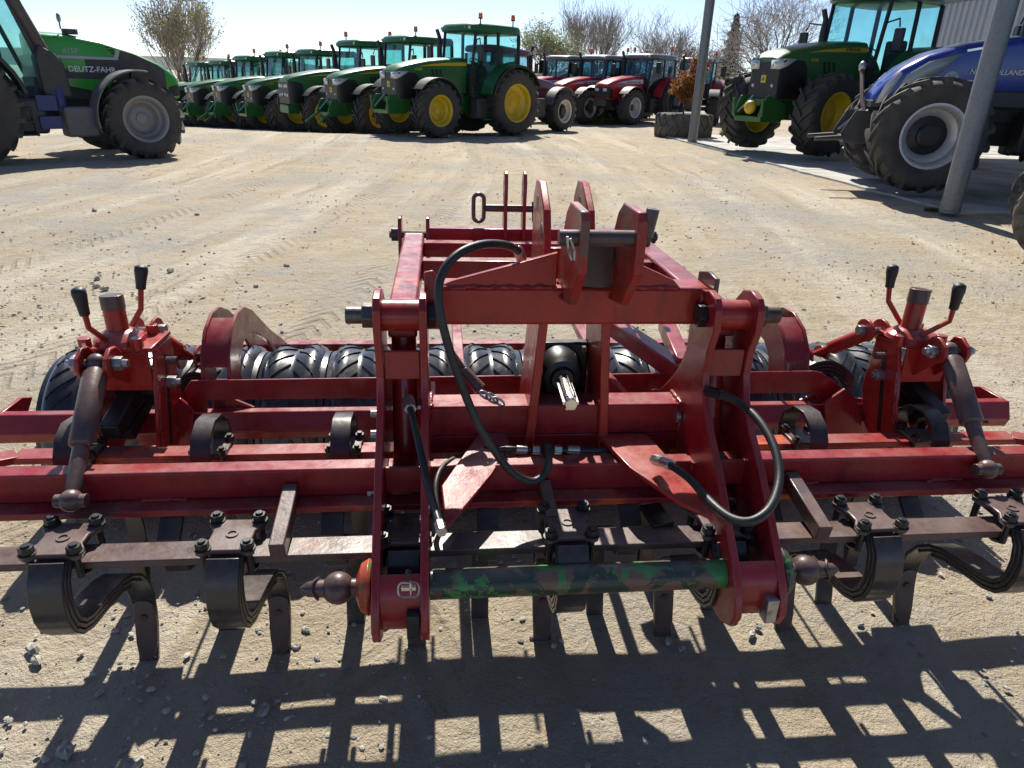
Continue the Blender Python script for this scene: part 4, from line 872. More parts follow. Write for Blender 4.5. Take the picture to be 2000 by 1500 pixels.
# --- tines
prof1 = [(1.40, .5415), (1.34, .5415), (1.30, .541), (1.272, .532), (1.254, .508), (1.246, .47), (1.247, .436), (1.256, .406), (1.275, .384), (1.305, .371), (1.35, .364), (1.40, .356), (1.45, .345), (1.50, .324), (1.545, .288), (1.577, .240), (1.592, .185), (1.593, .13), (1.585, .08), (1.570, .035), (1.553, -.01)]
def inset(pts, d, i0, i1):
    out = []
    for i in range(i0, i1):
        t = Vector((pts[i+1][0]-pts[i-1][0], pts[i+1][1]-pts[i-1][1])).normalized(); out.append((pts[i][0]-t.y*d, pts[i][1]+t.x*d))
    return out
def make_tine(u):
    tp_ = [1]*14+[.97, .92, .86, .80, .76, .72, .70]
    t = B(MB().strap(prof1, 0, .074, .011, tp_), 'tine', STEEL, bevel=.002, sharp=40)
    B(MB().strap([(y, z) for y, z in inset(prof1, -.0122, 3, 15)], 0, .072, .011), 'spring_leaf', STEEL, t, .002, 40)
    B(MB().strap([(y, z) for y, z in inset(prof1, -.0244, 3, 14)], 0, .070, .011), 'spring_leaf', STEEL, t, .002, 40)
    # point
    pp = []
    for i in range(9): a = math.pi*i/8; pp.append((.027*math.cos(a), .150+.022*math.sin(a)))
    poly = pp+[(-.029, .10), (-.028, .045), (-.022, .015), (-.012, .0), (.012, .0), (.022, .015), (.028, .045), (.029, .10)]
    pm = MB(); n = len(poly); f = lambda z: 1.548+(z*.40 if z < .09 else .036+.06*(z-.09))
    pm.add([(x, f(z)-.006, z) for x, z in poly]+[(x, f(z)+.007, z) for x, z in poly], [tuple(range(n)), tuple(range(n, 2*n))[::-1]]+[(i, (i+1) % n, n+(i+1) % n, n+i) for i in range(n)])
    pt_ = B(pm, 'point', BROWN, t, .002); B(MB().cyl((0, f(.12)-.014, .12), (0, f(.12), .12), .010, 10), 'point_bolt', BROWN, t, 0)
    # clamp plate
    cp = [(-.062, 1.27), (-.048, 1.262), (-.030, 1.272), (.030, 1.272), (.048, 1.262), (.062, 1.27), (.060, 1.293), (.046, 1.315), (.046, 1.345), (.060, 1.367), (.062, 1.39), (.048, 1.398), (.030, 1.388), (-.030, 1.388), (-.048, 1.398), (-.062, 1.39), (-.060, 1.367), (-.046, 1.345), (-.046, 1.315), (-.060, 1.293)]
    c = B(MB().prism(cp, 'z', .550, .562), 'clamp_plate', BROWN, t, .003)
    B(MB().lathe([(.014, .5615), (.014, .565), (.009, .565), (.009, .5615)], (0, 1.33, 0), 'z', 14), 'plate_boss', BROWN, t, 0)
    for x in (-.047, .047):
        for y in (1.278, 1.382):
            B(MB().tube([(x, y, .50), (x, y, .585)], .0085, 8).tube([(x, y, .562), (x, y, .580)], .015, 6).tube([(x, y, .561), (x, y, .565)], .018, 12), 'clamp_bolt', BLACKM, t, .001)
        B(MB().tube([(x, 1.278, .505), (x, 1.30, .495), (x, 1.36, .495), (x, 1.382, .505)], .009, 8), 'clamp_stirrup', BLACKM, t, 0)
    t.location = (u, 0, 0); return t
t0 = make_tine(-1.115)
for i, u in enumerate((-.75, -.37, -.015, .345, .72, 1.115)):
    c = copy_tree(t0, K); c.location = (u, 0, random.uniform(-.004, .004)); c.rotation_euler = (0, 0, random.uniform(-.03, .03))
# rear rows, slimmer tines looping over their bar
prof2 = [(1.80, .535), (1.815, .56), (1.80, .61), (1.755, .645), (1.70, .652), (1.655, .632), (1.628, .59), (1.62, .53), (1.635, .47), (1.67, .42), (1.72, .39), (1.79, .37), (1.85, .33), (1.89, .27), (1.90, .20), (1.89, .11), (1.865, .03), (1.855, -.01)]
def make_tine2(dy):
    t = B(MB().strap(prof2, 0, .050, .010), 'tine', STEEL, bevel=.0015, sharp=40)
    B(MB().b2((-.045, 1.675, .5605), (.045, 1.765, .570)), 'clamp_plate', BROWN, t, .003)
    for x in (-.036, .036):
        for y in (1.683, 1.757): B(MB().tube([(x, y, .52), (x, y, .588)], .007, 8).tube([(x, y, .570), (x, y, .582)], .0125, 6), 'clamp_bolt', BLACKM, t, 0)
    B(MB().b2((-.022, 1.85, .0), (.022, 1.862, .12)), 'point', BROWN, t, .003); return t
us2 = [AY(px, py, 1.64)[0] for px, py in ((128, 850), (393, 845), (664, 830))]
us2 = us2+[.02, .37, .74, 1.10]; t2 = make_tine2(0); t2.location = (us2[0], -.022, .011)
for u in us2[1:]:
    c = copy_tree(t2, K); c.location = (u, -.022, .011)
# short tines of the middle bar
prof3 = [(1.44, .535), (1.40, .50), (1.395, .45), (1.42, .40), (1.48, .375), (1.56, .36), (1.63, .33), (1.68, .27), (1.70, .20), (1.69, .11), (1.665, .03), (1.655, -.01)]
m3 = MB().strap(prof3, 0, .052, .012).mesh('tine', STEEL, 40, OFF)
for u in (-.93, -.56, -.19, .165, .53, .91): o = link('tine', m3, K, .0015); o.location = (u, 0, 0)
# --- link bars between front bars
def linkbar(p, q, w, h, mat=BROWN): B(MB().bar(p, q, w, h), 'link_bar', mat, bevel=.003)
a = AY(568, 940, 1.468); b = AY(530, 1060, 1.272); linkbar((a[0], 1.468, .585), (b[0]+.01, 1.27, .552), .034, .040)
a = AY(1545, 918, 1.468); b = AY(1612, 1030, 1.272); linkbar((a[0], 1.468, .585), (b[0], 1.27, .552), .034, .040)
a = AY(1062, 950, 1.468); linkbar((a[0], 1.468, .575), (a[0]+.005, 1.36, .545), .03, .05)
a = AY(1270, 985, 1.42); b = AY(1298, 1030, 1.34); linkbar((a[0], 1.425, .540), (b[0], 1.345, .533), .055, .014, BLACKM)
# --- headstock arms
arm = [(1.47, 1.03), (1.49, 1.053), (1.53, 1.062), (1.57, 1.053), (1.605, 1.02), (1.625, .96), (1.622, .885), (1.655, .82), (1.715, .755), (1.79, .69), (1.8635, .66), (1.8635, .57), (1.60, .565), (1.45, .53), (1.37, .50), (1.335, .45), (1.30, .40), (1.25, .378), (1.18, .385), (1.14, .41), (1.125, .445), (1.135, .49), (1.175, .545), (1.25, .615), (1.332, .690), (1.416, .752), (1.468, .805), (1.49, .86), (1.49, .92), (1.468, .98)]
for s in (1, -1):
    for u in (.337, .438):
        B(MB().prism(arm, 'x', s*u-.009, s*u+.009), 'arm_plate', RED, bevel=.003)
    uu = s*.3875
    B(MB().cyl((uu-.042, 1.535, 1.0), (uu+.042, 1.535, 1.0), .036, 24), 'pivot_tube', REDB, bevel=0)
    nb = MB(); e = s*.447; nb.tube([(e, 1.535, 1.0), (e+s*.028, 1.535, 1.0)], .030, 6); nb.tube([(e+s*.02, 1.535, 1.0), (e+s*.065, 1.535, 1.0)], .020, 12); B(nb, 'pivot_nut', DKNUT, bevel=.002)
    nb = MB(); e2 = s*.328; nb.tube([(e2, 1.535, 1.0), (e2-s*.02, 1.535, 1.0)], .03, 6); B(nb, 'pivot_head', BLACKM, bevel=.002)
    B(MB().b2((uu-.041, 1.50, .855), (uu+.041, 1.512, .925)), 'arm_spacer', RED)
    B(MB().b2((uu-.041, 1.395, .615), (uu+.041, 1.407, .68)), 'arm_spacer', RED)
    # ram inside the arm
    B(MB().tube([(uu, 1.62, .97), (uu, 1.50, .52)], .030, 20), 'lift_ram', REDW, bevel=0)
    # upper parallel beam
    B(MB().b2((uu-.034, 1.56, .935), (uu+.034, 2.445, 1.007)), 'upper_beam', REDW if s < 0 else RED, bevel=.006)
    for d in (-.047, .047):
        B(MB().prism([(2.37, .91), (2.47, .91), (2.475, 1.035), (2.46, 1.06), (2.43, 1.067), (2.40, 1.06), (2.385, 1.035)], 'x', uu+d-.006, uu+d+.006), 'pivot_lug', RED)
    nb = MB(); nb.tube([(uu-.085, 2.43, 1.0), (uu+.085, 2.43, 1.0)], .013, 10); nb.tube([(uu-.078, 2.43, 1.0), (uu-.054, 2.43, 1.0)], .024, 6); nb.tube([(uu+.054, 2.43, 1.0), (uu+.078, 2.43, 1.0)], .024, 6); B(nb, 'pivot_bolt', DKNUT, bevel=.001)
    # pin seat at the bottom of the arm
    rings = []
    for i in range(13):
        a_ = RAD(60-15*i); rings.append([(uu-.042, 1.222-.072*math.cos(a_), .475+.085*math.sin(a_)), (uu+.042, 1.222-.072*math.cos(a_), .475+.085*math.sin(a_)), (uu+.042, 1.222-.062*math.cos(a_), .475+.075*math.sin(a_)), (uu-.042, 1.222-.062*math.cos(a_), .475+.075*math.sin(a_))])
    B(MB().loft(rings), 'pin_seat', RED, bevel=.001)
    B(MB().box((uu+.026, 1.142, .455), (.026, .03, .062)), 'pin_latch', ZINC if s > 0 else BLACKM)
# ring pins of the arms
def ring_pin(c, r, name='ring_pin'):
    pts = [(c[0]+r*math.cos(a_), c[1]+.004*math.sin(3*a_), c[2]+r*math.sin(a_)) for a_ in np.linspace(0, 2*math.pi, 25)]; B(MB().tube(pts, .0022, 6), name, ZINC, bevel=0)
c = AY(798, 1152, 1.118); ring_pin(c, .021); B(MB().box((c[0], 1.124, c[2]), (.030, .01, .009)).box((c[0]+.004, 1.124, c[2]), (.004, .012, .030)), 'pin_cross', CHROME, bevel=.001)
B(MB().tube([(c[0], 1.13, c[2]+.035), (c[0], 1.115, c[2]+.035)], .007, 8), 'pin_stud', BLACKM, bevel=0)
# lower hitch bar with ball ends
HY, HZ = 1.212, .497
B(MB().cyl((-.327, HY, HZ), (.327, HY, HZ), .0325, 28), 'hitch_bar', GREENBAR, bevel=0)
for s in (1, -1):
    B(MB().cyl((s*.30, HY, HZ), (s*.475, HY, HZ), .024, 18), 'hitch_shaft', BROWN, bevel=0)
    p = [(.02, .447), (.055, .449), (.060, .456), (.050, .472), (.026, .482), (.02, .482)]
    B(MB().lathe([(r, s*t) for r, t in (p if s > 0 else p)], (0, HY, HZ), 'x', 26), 'hitch_flange', REDGREEN if s < 0 else GREENBAR, bevel=.001)
    B(MB().sph((s*.521, HY, HZ), .0345, 18), 'hitch_ball', BROWN, bevel=0)
    B(MB().lathe([(.019, s*.48), (.019, s*.56), (.016, s*.585), (.006, s*.600)], (0, HY, HZ), 'x', 16), 'hitch_pin', BROWN, bevel=0)
    pts = [(s*.568+.006*math.sin(2*a_), HY+.022*math.cos(a_), HZ+.022*math.sin(a_)) for a_ in np.linspace(0, 2*math.pi, 17)]; B(MB().tube(pts, .003, 6), 'lynch_pin', BROWN, bevel=0)
# --- middle cross beam and uprights
B(MB().b2((-.327, 1.60, .652), (.327, 1.68, .735)), 'cross_beam', RED, bevel=.005)
B(MB().b2((-.327, 1.60, .600), (.327, 1.62, .651)), 'cross_strip', RED)
for s, ut, ub in ((-1, -.045, -.075), (1, .098, .125)):
    B(MB().add([(ut-.011, 1.585, 1.05), (ut+.011, 1.585, 1.05), (ut+.011, 1.78, 1.05), (ut-.011, 1.78, 1.05), (ub-.012, 1.578, .60), (ub+.012, 1.578, .60), (ub+.012, 1.78, .60), (ub-.012, 1.78, .60)], [(0, 1, 2, 3), (4, 5, 6, 7), (0, 1, 5, 4), (1, 2, 6, 5), (2, 3, 7, 6), (3, 0, 4, 7)]), 'upright_plate', REDB, bevel=.003)
# shaft housing
B(MB().b2((-.062, 1.74, .69), (.100, 1.775, .855)), 'gearbox_plate', BLACKM, bevel=.006)
B(MB().lathe([(.064, 1.74), (.064, 1.70), (.054, 1.68), (.047, 1.665), (.034, 1.66), (.028, 1.65)], (.018, 0, .785), 'y', 28), 'bearing_housing', BLACKM, bevel=0)
sh_ = MB(); sh_.cyl((.018, 1.67, .785), (.016, 1.51, .779), .0150, 20)
for k in range(6):
    a_ = math.pi*2*k/6; d = Vector((math.cos(a_), 0, math.sin(a_)))*.0165; sh_.bar(Vector((.018, 1.65, .7845))+d, Vector((.016, 1.517, .7793))+d, .008, .008, d)
B(sh_, 'drive_shaft', CHROME, bevel=.001)
for x, z in ((-.045, .84), (.085, .84), (-.045, .705), (.085, .705)): B(MB().tube([(x, 1.75, z), (x, 1.725, z)], .009, 6), 'housing_bolt', BROWN, bevel=0)
# --- top cross beam with gussets and top link plates
B(MB().b2((-.327, 1.56, .966), (.346, 1.65, 1.058)), 'top_beam', REDB, bevel=.008)
B(MB().prism([(-.31, 1.0575), (-.27, 1.075), (-.03, 1.142), (-.03, 1.0575)], 'y', 1.556, 1.572), 'beam_gusset', REDB)
B(MB().prism([(.27, 1.0575), (.25, 1.078), (.13, 1.13), (.10, 1.13), (.10, 1.0575)], 'y', 1.556, 1.572), 'beam_gusset', REDB)
B(MB().prism([(-.335, .96), (-.335, 1.095), (-.315, 1.10), (-.30, 1.075), (-.30, .96)], 'y', 1.55, 1.562), 'beam_bracket', RED)
B(MB().prism([(1.545, .955), (1.66, .955), (1.66, 1.075), (1.60, 1.09), (1.545, 1.085)], 'x', .3465, .358), 'beam_cap', BROWN)
def vplate(u, pts, t, mat=REDB): B(MB().prism(pts, 'x', u-t/2, u+t/2), 'top_link_plate', mat, bevel=.003)
rearp = [(1.66, .99), (1.66, 1.15), (1.69, 1.215), (1.78, 1.268), (1.84, 1.268), (1.88, 1.22), (1.88, .99)]
vplate(-.040, rearp, .019); vplate(.068, rearp, .019)
frontp = [(1.385, 1.135), (1.385, 1.245), (1.40, 1.262), (1.52, 1.262), (1.56, 1.235), (1.62, 1.13), (1.64, 1.0595), (1.552, 1.0595), (1.552, 1.03), (1.47, 1.045)]
vplate(-.006, frontp, .019, TOPP); vplate(.112, frontp, .020, TOPP)
for u, off_ in ((-.040, 0), (.068, 0)):
    B(MB().lathe([(.006, -.0006), (.020, -.0006), (.020, .0192), (.006, .0192)], (u-.0094, 1.80, 1.215), 'x', 16), 'pin_hole', BLACKM, bevel=0)
    B(MB().lathe([(.006, -.0006), (.020, -.0006), (.020, .0192), (.006, .0192)], (u-.0094, 1.715, 1.16), 'x', 16), 'pin_hole', BLACKM, bevel=0)
B(MB().b2((-.03, 1.70, 1.0), (.058, 1.72, 1.12)), 'plate_web', REDB); B(MB().b2((.004, 1.56, 1.06), (.102, 1.575, 1.16)), 'plate_web', BROWN)
B(MB().cyl((-.055, 1.415, 1.205), (.135, 1.415, 1.205), .0175, 20), 'top_link_pin', BROWN, bevel=.001)
a = AY(1276, 408, 1.40); b = AY(1262, 462, 1.40); B(MB().tube([a, b], .0135, 14), 'pin_handle', BROWN, bevel=.001)
a = AY(1112, 468, 1.385); pts = [AY(px, py, 1.38) for px, py in ((1108, 462), (1110, 490), (1116, 508), (1121, 508), (1122, 490), (1114, 466))]; B(MB().tube(pts, .0028, 8), 'spring_clip', ZINC, bevel=0)
# --- rear cross members and clevis
B(MB().b2((-.3385, 2.395, .982), (.3385, 2.445, 1.029)), 'rear_cross_beam', RED, bevel=.004)
B(MB().b2((-.353, 2.285, .955), (.353, 2.335, 1.003)), 'rear_cross_beam', RED, bevel=.004)
B(MB().b2((-.353, 2.06, .935), (.353, 2.10, .998)), 'rear_cross_beam', RED, bevel=.004)
clev = [(2.455, .95), (2.535, .95), (2.525, 1.08), (2.53, 1.16), (2.52, 1.192), (2.50, 1.203), (2.48, 1.195), (2.468, 1.16), (2.475, 1.08)]
clev = [(y-.08, z+.016) for y, z in clev]
for u in (-.076, -.012):
    B(MB().prism(clev, 'x', u-.006, u+.006), 'clevis_plate', RED, bevel=.002)
    for z in (1.165, 1.13): B(MB().lathe([(.003, -.0005), (.010, -.0005), (.010, .0125), (.003, .0125)], (u-.006, 2.42, z+.016), 'x', 12), 'pin_hole', BLACKM, bevel=0)
a = AY(948, 407, 2.42); b = AY(1046, 407, 2.42); zc = (a[2]+b[2])/2
B(MB().cyl((a[0], 2.42, zc), (b[0], 2.42, zc), .0125, 14), 'clevis_pin', BROWN, bevel=0)
cx, cz = AY(935, 407, 2.42)[0], zc; pts = []
for i in range(25):
    a_ = 2*math.pi*i/24; pts.append((cx+.018*math.cos(a_), 2.42, cz+.028*(1 if math.sin(a_) > 0 else -1)*(abs(math.sin(a_)) > 1e-6)+.018*math.sin(a_)))
B(MB().tube(pts, .0072, 8), 'pin_loop', BROWN, bevel=0)
B(MB().tube([(b[0]-.012, 2.41, zc+.025), (b[0]-.008, 2.41, zc-.045)], .004, 6), 'pin_clip', BLACKM, bevel=0)
# struts behind the right arm
a = AY(1203, 640, 2.28); b = AY(1352, 742, 1.86); B(MB().bar(a, b, .058, .058), 'lower_strut', RED, bevel=.005)
a = AY(1300, 632, 2.30); b = AY(1335, 715, 1.92); B(MB().bar(a, b, .05, .05), 'lower_strut', RED, bevel=.005)
a = AY(1180, 738, 1.90); b = AY(1232, 795, 1.79); B(MB().bar(a, b, .02, .05), 'strut_plate', RED)
for s in (-1, 1): B(MB().b2((s*.24-.018, 1.953, .60), (s*.24+.018, 2.72, .63)), 'roller_tie', RED, bevel=.003)
# triangular plates
def plate(pts, mat, t=.012): B(MB().plate(pts, t), 'gusset_plate', mat)
plate([AY(935, 848, 1.60), AY(988, 848, 1.60), AY(996, 872, 1.555), AY(960, 930, 1.445), AY(872, 1036, 1.25), AY(862, 952, 1.395)], RED)
plate([AY(1168, 852, 1.588), AY(1262, 850, 1.588), AY(1318, 912, 1.43), AY(1356, 960, 1.34), AY(1395, 1016, 1.25), AY(1330, 985, 1.295), AY(1230, 917, 1.42)], REDB)
# --- roller arms (arched plates)
outer0 = [(1.879, .63), (1.885, .70), (1.91, .765), (1.96, .82), (2.04, .85), (2.12, .845), (2.20, .81), (2.30, .74), (2.42, .66), (2.56, .58), (2.715, .50)]
inner0 = [(2.715, .46), (2.52, .54), (2.36, .645), (2.26, .70), (2.19, .735), (2.12, .755), (2.06, .745), (2.01, .71), (1.985, .63)]
outer = [(min(y+.08, 2.715) if y < 2.6 else y, z-.033 if y < 2.6 else z) for y, z in outer0]; inner = [(y+.08 if y < 2.5 else y, z-.033 if y < 2.6 else z) for y, z in inner0]
for s in (1, -1):
    ua, ub_ = (.80, .875) if s > 0 else (.925, 1.0)
    for u in (ua, ub_): B(MB().prism(outer+inner, 'x', s*u-.005, s*u+.005), 'roller_arm_plate', RED, bevel=.002)
    rings = [[(s*(ua+.005), y, z), (s*(ub_-.005), y, z), (s*(ub_-.005), y, z-.008), (s*(ua+.005), y, z-.008)] for y, z in ((1.975, .702), (2.00, .742), (2.045, .782), (2.11, .805))]
    B(MB().loft(rings), 'arm_flange', RED, bevel=.001)
    ls = MB()
    for k in range(4):
        u0, u1 = (.885, 1.058) if s > 0 else (1.0, 1.09)
        pts = [Vector((s*(u0+(u1-u0)*i/6), 2.02, (AY(1650, 700, 2.02)[2] if s > 0 else AY(345, 722, 2.02)[2])-.013*k-.0045*(i-2.2)**2*(1 if s > 0 else .6))) for i in range(7)]
        lf = MB()
        for p_, q_ in zip(pts, pts[1:]): lf.bar(p_, q_+(q_-p_)*.03, .055, .009)
        B(lf, 'spring_leaf', STEEL, bevel=.001)
# --- crank units
def crank_unit(s, tubeTop, tubeBase, g1, g2, link_pts, tb):
    U = 1.14*s
    def SX(pts): return pts
    ui, uo = 1.065*s, 1.215*s
    side = [(1.94, .805), (1.83, .81), (1.805, .745), (1.735, .52), (1.735, .5), (1.863, .5), (1.90, .52), (1.95, .62)]
    B(MB().prism(side, 'x', ui-.006, ui+.006), 'bracket_plate', REDB, bevel=.003); B(MB().prism(side, 'x', uo-.006, uo+.006), 'bracket_plate', REDB, bevel=.003)
    B(MB().b2((min(ui, uo)-.006, 1.80, .8105), (max(ui, uo)+.006, 1.945, .822)), 'bracket_top', REDB)
    B(MB().b2((min(ui, uo)+.007, 1.802, .70), (max(ui, uo)-.007, 1.812, .809)), 'bracket_front', REDB)
    B(MB().b2((min(ui, uo)+.007, 1.742, .5), (max(ui, uo)-.007, 1.752, .56)), 'bracket_front', REDB)
    for u in (ui, uo):
        n_ = -s if u == ui else s
        sl_ = B(MB().bar((u+n_*.0065, 1.885, .775), (u+n_*.0065, 1.815, .53), .016, .003, (1, 0, 0)), 'slot', BLACKM, bevel=0)
        sx = -1 if u == ui else 1
        e = u+(-s*.006 if u == ui else s*.006); d = -s if u == ui else s
        B(MB().tube([(e, 1.862, .70), (e+d*.026, 1.862, .70)], .017, 6).tube([(e+d*.02, 1.862, .70), (e+d*.036, 1.862, .70)], .009, 8), 'slot_nut', ZINC, bevel=.001)
        B(MB().tube([(e, 1.878, .757), (e+d*.03, 1.878, .757)], .011, 10), 'slot_pin', BROWN, bevel=0)
    # levelling arm: black box tube
    B(MB().bar((U, 1.93, .70), (U+s*.02, 1.70, .625), .050, .048), 'levelling_arm', BLACKM, bevel=.006); B(MB().bar((U-.0, 1.94, .64), (U+s*.01, 1.765, .585), .036, .04), 'levelling_arm', BLACKM, bevel=.004)
    B(MB().b2((U-.055, 1.84, .67), (U+.055, 1.93, .71)), 'levelling_block', BLACKM, bevel=.004)
    # screw tube
    d = (Vector(tubeTop)-Vector(tubeBase)); tb_ = Vector(tubeBase); dn = d.normalized()
    t = B(MB().tube([tb_-dn*.03, tb_+d], .0275, 24), 'screw_tube', REDB, bevel=0); B(MB().tube([tb_+d*.72, tb_+d*1.02], .0295, 24), 'tube_cap', BROWN, t, .002)
    B(MB().lathe([(.066, 0), (.062, .012), (.042, .026), (.030, .032)], (tb_.x, tb_.y, .822), 'z', 22), 'swivel_flange', REDB, bevel=0)
    for x, y in ((-.065, -.055), (.065, -.055), (.065, .055)):
        B(MB().tube([(tb_.x+x, tb_.y+y, .815), (tb_.x+x, tb_.y+y, .848)], .016, 10), 'flange_ear', REDB, bevel=.002)
    for g in (g1, g2):
        c_ = B(MB().tube(g[:3]+[g[2]], .0068, 8), 'crank', REDB, bevel=0) if False else B(MB().tube([g[0], g[1], g[2]], .0075, 8), 'crank', REDB, bevel=0)
        a_, b_ = Vector(g[2]), Vector(g[3]); L = (b_-a_)
        B(MB().tube([a_-L*.02, a_+L*.02, a_+L*.3, a_+L*.75, a_+L*.92, a_+L], [.006, .0125, .0135, .0175, .0165, .008], 16), 'crank_grip', GRIP, c_, 0, 60)
    # ears and turnbuckle
    top, bot = Vector(tb[0]), Vector(tb[1])
    for k in (-1, 1):
        x = top.x+k*.034
        B(MB().prism([(1.81, .715), (1.81, .80), (top.y+.03, .815 if False else top.z+.036), (top.y, top.z+.040), (top.y-.032, top.z+.022), (top.y-.040, top.z), (top.y-.032, top.z-.024), (top.y, top.z-.040)], 'x', x-.006, x+.006), 'ear_plate', REDB, bevel=.003)
    nb = MB(); nb.tube([(top.x-.075, top.y, top.z), (top.x+.075, top.y, top.z)], .0105, 10)
    for k in (-1, 1): nb.tube([(top.x+k*.041, top.y, top.z), (top.x+k*.062, top.y, top.z)], .019, 6)
    B(nb, 'ear_bolt', ZINC, bevel=.001)
    L = bot-top; tbk = B(MB().tube([top-L*.0, top+L*.06, top+L*.10, top+L*.62, top+L*.64], [.019, .021, .029, .029, .022], 18), 'turnbuckle', BROWN, bevel=0, sharp=50)
    B(MB().sph(top, .027, 12), 'turnbuckle_eye', BROWN, tbk, 0)
    B(MB().tube([top+L*.60, top+L*.90, top+L], [.019, .018, .013], 14), 'turnbuckle_rod', BROWN, tbk, 0)
    B(MB().sph(bot, .026, 12), 'ball_end', BROWN, tbk, 0); B(MB().cyl(bot+Vector((-.034, 0, 0)), bot+Vector((.034, 0, 0)), .0155, 14), 'ball_bush', BROWN, tbk, .001)
    B(MB().tube([top+L*.61+Vector((-.03, 0, 0)), top+L*.61+Vector((.04, -.01, 0))], .004, 6), 'lock_pin', BLACKM, tbk, 0)
    # rear link to the roller arm
    a_, b_ = Vector(link_pts[0]), Vector(link_pts[1]); LL = b_-a_
    lk = B(MB().tube([a_, a_+LL*.1, a_+LL*.68, a_+LL*.72, b_], [.016, .0225, .0225, .014, .013], 14), 'rear_link', REDB, bevel=0, sharp=50)
    for e in (a_, b_):
        for k in (-1, 1):
            px_ = e.x+k*.026; B(MB().prism([(e.y+.045*math.cos(q), e.z+.036*math.sin(q)) for q in np.linspace(0, 2*math.pi, 15)[:-1]], 'x', px_-.005, px_+.005), 'link_ear', REDB, bevel=.002)
        B(MB().tube([(e.x-.05, e.y, e.z), (e.x+.05, e.y, e.z)], .010, 8).tube([(e.x+.032, e.y, e.z), (e.x+.052, e.y, e.z)], .0175, 6).tube([(e.x-.052, e.y, e.z), (e.x-.032, e.y, e.z)], .0175, 6), 'link_bolt', ZINC, bevel=.001)
    for k in (-1, 1):  # web tying the rear ears to the top of the bracket
        B(MB().b2((a_.x+k*.026-.005, a_.y-.035, .818), (a_.x+k*.026+.005, a_.y+.03, a_.z)), 'ear_web', REDB)
YT = 1.865
crank_unit(-1, AY(217, 578, YT+.01), AY(236, 668, YT), (AY(212, 668, 1.82), AY(173, 640, 1.78), AY(166, 615, 1.775), AY(151, 562, 1.765)), (AY(250, 648, 1.90), AY(275, 604, 1.94), AY(275, 565, 1.94), AY(276, 518, 1.945)), (AY(287, 645, 1.945), AY(372, 697, 2.06)), (AY(190, 710, 1.735), AY(139, 978, 1.42)))
crank_unit(1, AY(1798, 566, YT+.01), AY(1774, 655, YT), (AY(1800, 655, 1.82), AY(1855, 627, 1.79), AY(1862, 604, 1.785), AY(1876, 554, 1.775)), (AY(1762, 637, 1.91), AY(1735, 588, 1.94), AY(1737, 562, 1.94), AY(1745, 517, 1.945)), (AY(1706, 645, 1.945), AY(1588, 695, 2.06)), (AY(1853, 686, 1.735), AY(1928, 917, 1.44)))
# --- hoses and pipes
def hose(pts, r, mat=HOSE, name='hose', n=12):
    P_ = [Vector(AY(*p)) for p in pts]; out = []
    for i in range(len(P_)-1):
        a_, b_, c_, d_ = P_[max(i-1, 0)], P_[i], P_[i+1], P_[min(i+2, len(P_)-1)]
        for k in range(6):
            t = k/6; out.append(.5*((2*b_)+(c_-a_)*t+(2*a_-5*b_+4*c_-d_)*t*t+(3*b_-a_-3*c_+d_)*t**3))
    out.append(P_[-1]); return B(MB().tube(out, r, n), name, mat, bevel=0, sharp=60)
hose([(1018, 505, 1.64), (1012, 490, 1.60), (985, 478, 1.55), (940, 478, 1.50), (895, 496, 1.46), (865, 532, 1.43), (856, 580, 1.41), (870, 655, 1.40), (896, 735, 1.40), (926, 812, 1.40), (960, 872, 1.40), (1000, 922, 1.40), (1040, 940, 1.40), (1066, 922, 1.42), (1072, 895, 1.44), (1072, 872, 1.47)], .0095)
hose([(1386, 766, 1.47), (1430, 779, 1.40), (1476, 814, 1.32), (1510, 868, 1.24), (1522, 930, 1.17), (1506, 988, 1.11), (1470, 1017, 1.09), (1430, 1013, 1.12), (1390, 983, 1.19), (1350, 938, 1.27), (1312, 910, 1.34), (1288, 900, 1.40)], .0095)
B(MB().tube([AY(1380, 763, 1.475), AY(1408, 771, 1.43)], .013, 6), 'hose_fitting', BLACKM, bevel=.001)
pp = hose([(798, 785, 1.48), (803, 805, 1.43), (815, 855, 1.36), (832, 930, 1.28), (848, 990, 1.20), (862, 1036, 1.12)], .0085, BLACKM, 'steel_pipe')
B(MB().tube([AY(797, 780, 1.49), AY(802, 800, 1.44)], .0145, 6), 'pipe_union', ZINC, bevel=.001)
hose([(862, 1030, 1.30), (853, 985, 1.36), (852, 940, 1.42), (868, 908, 1.48), (900, 890, 1.53), (935, 878, 1.56)], .0065)
hose([(930, 878, 1.545), (980, 877, 1.53), (1010, 877, 1.53)], .0085); hose([(1130, 880, 1.53), (1180, 880, 1.53), (1250, 886, 1.56), (1290, 895, 1.56)], .0085)
for a_, b_, r in ((1008, 1030, .0105), (1108, 1132, .0105)): B(MB().tube([AY(a_, 877, 1.53), AY(b_, 878, 1.53)], r, 12), 'hose_ferrule', ZINC, bevel=.001)
for a_, b_ in ((1040, 1054), (1082, 1097)): B(MB().tube([AY(a_, 878, 1.53), AY(b_, 878, 1.53)], .0125, 6), 'hose_nut', CHROME, bevel=.001)
B(MB().tube([AY(1030, 878, 1.53), AY(1110, 879, 1.53)], .0065, 8).tube([AY(1068, 866, 1.53), AY(1071, 905, 1.49)], .0105, 8), 'tee_fitting', BLACKM, bevel=0)
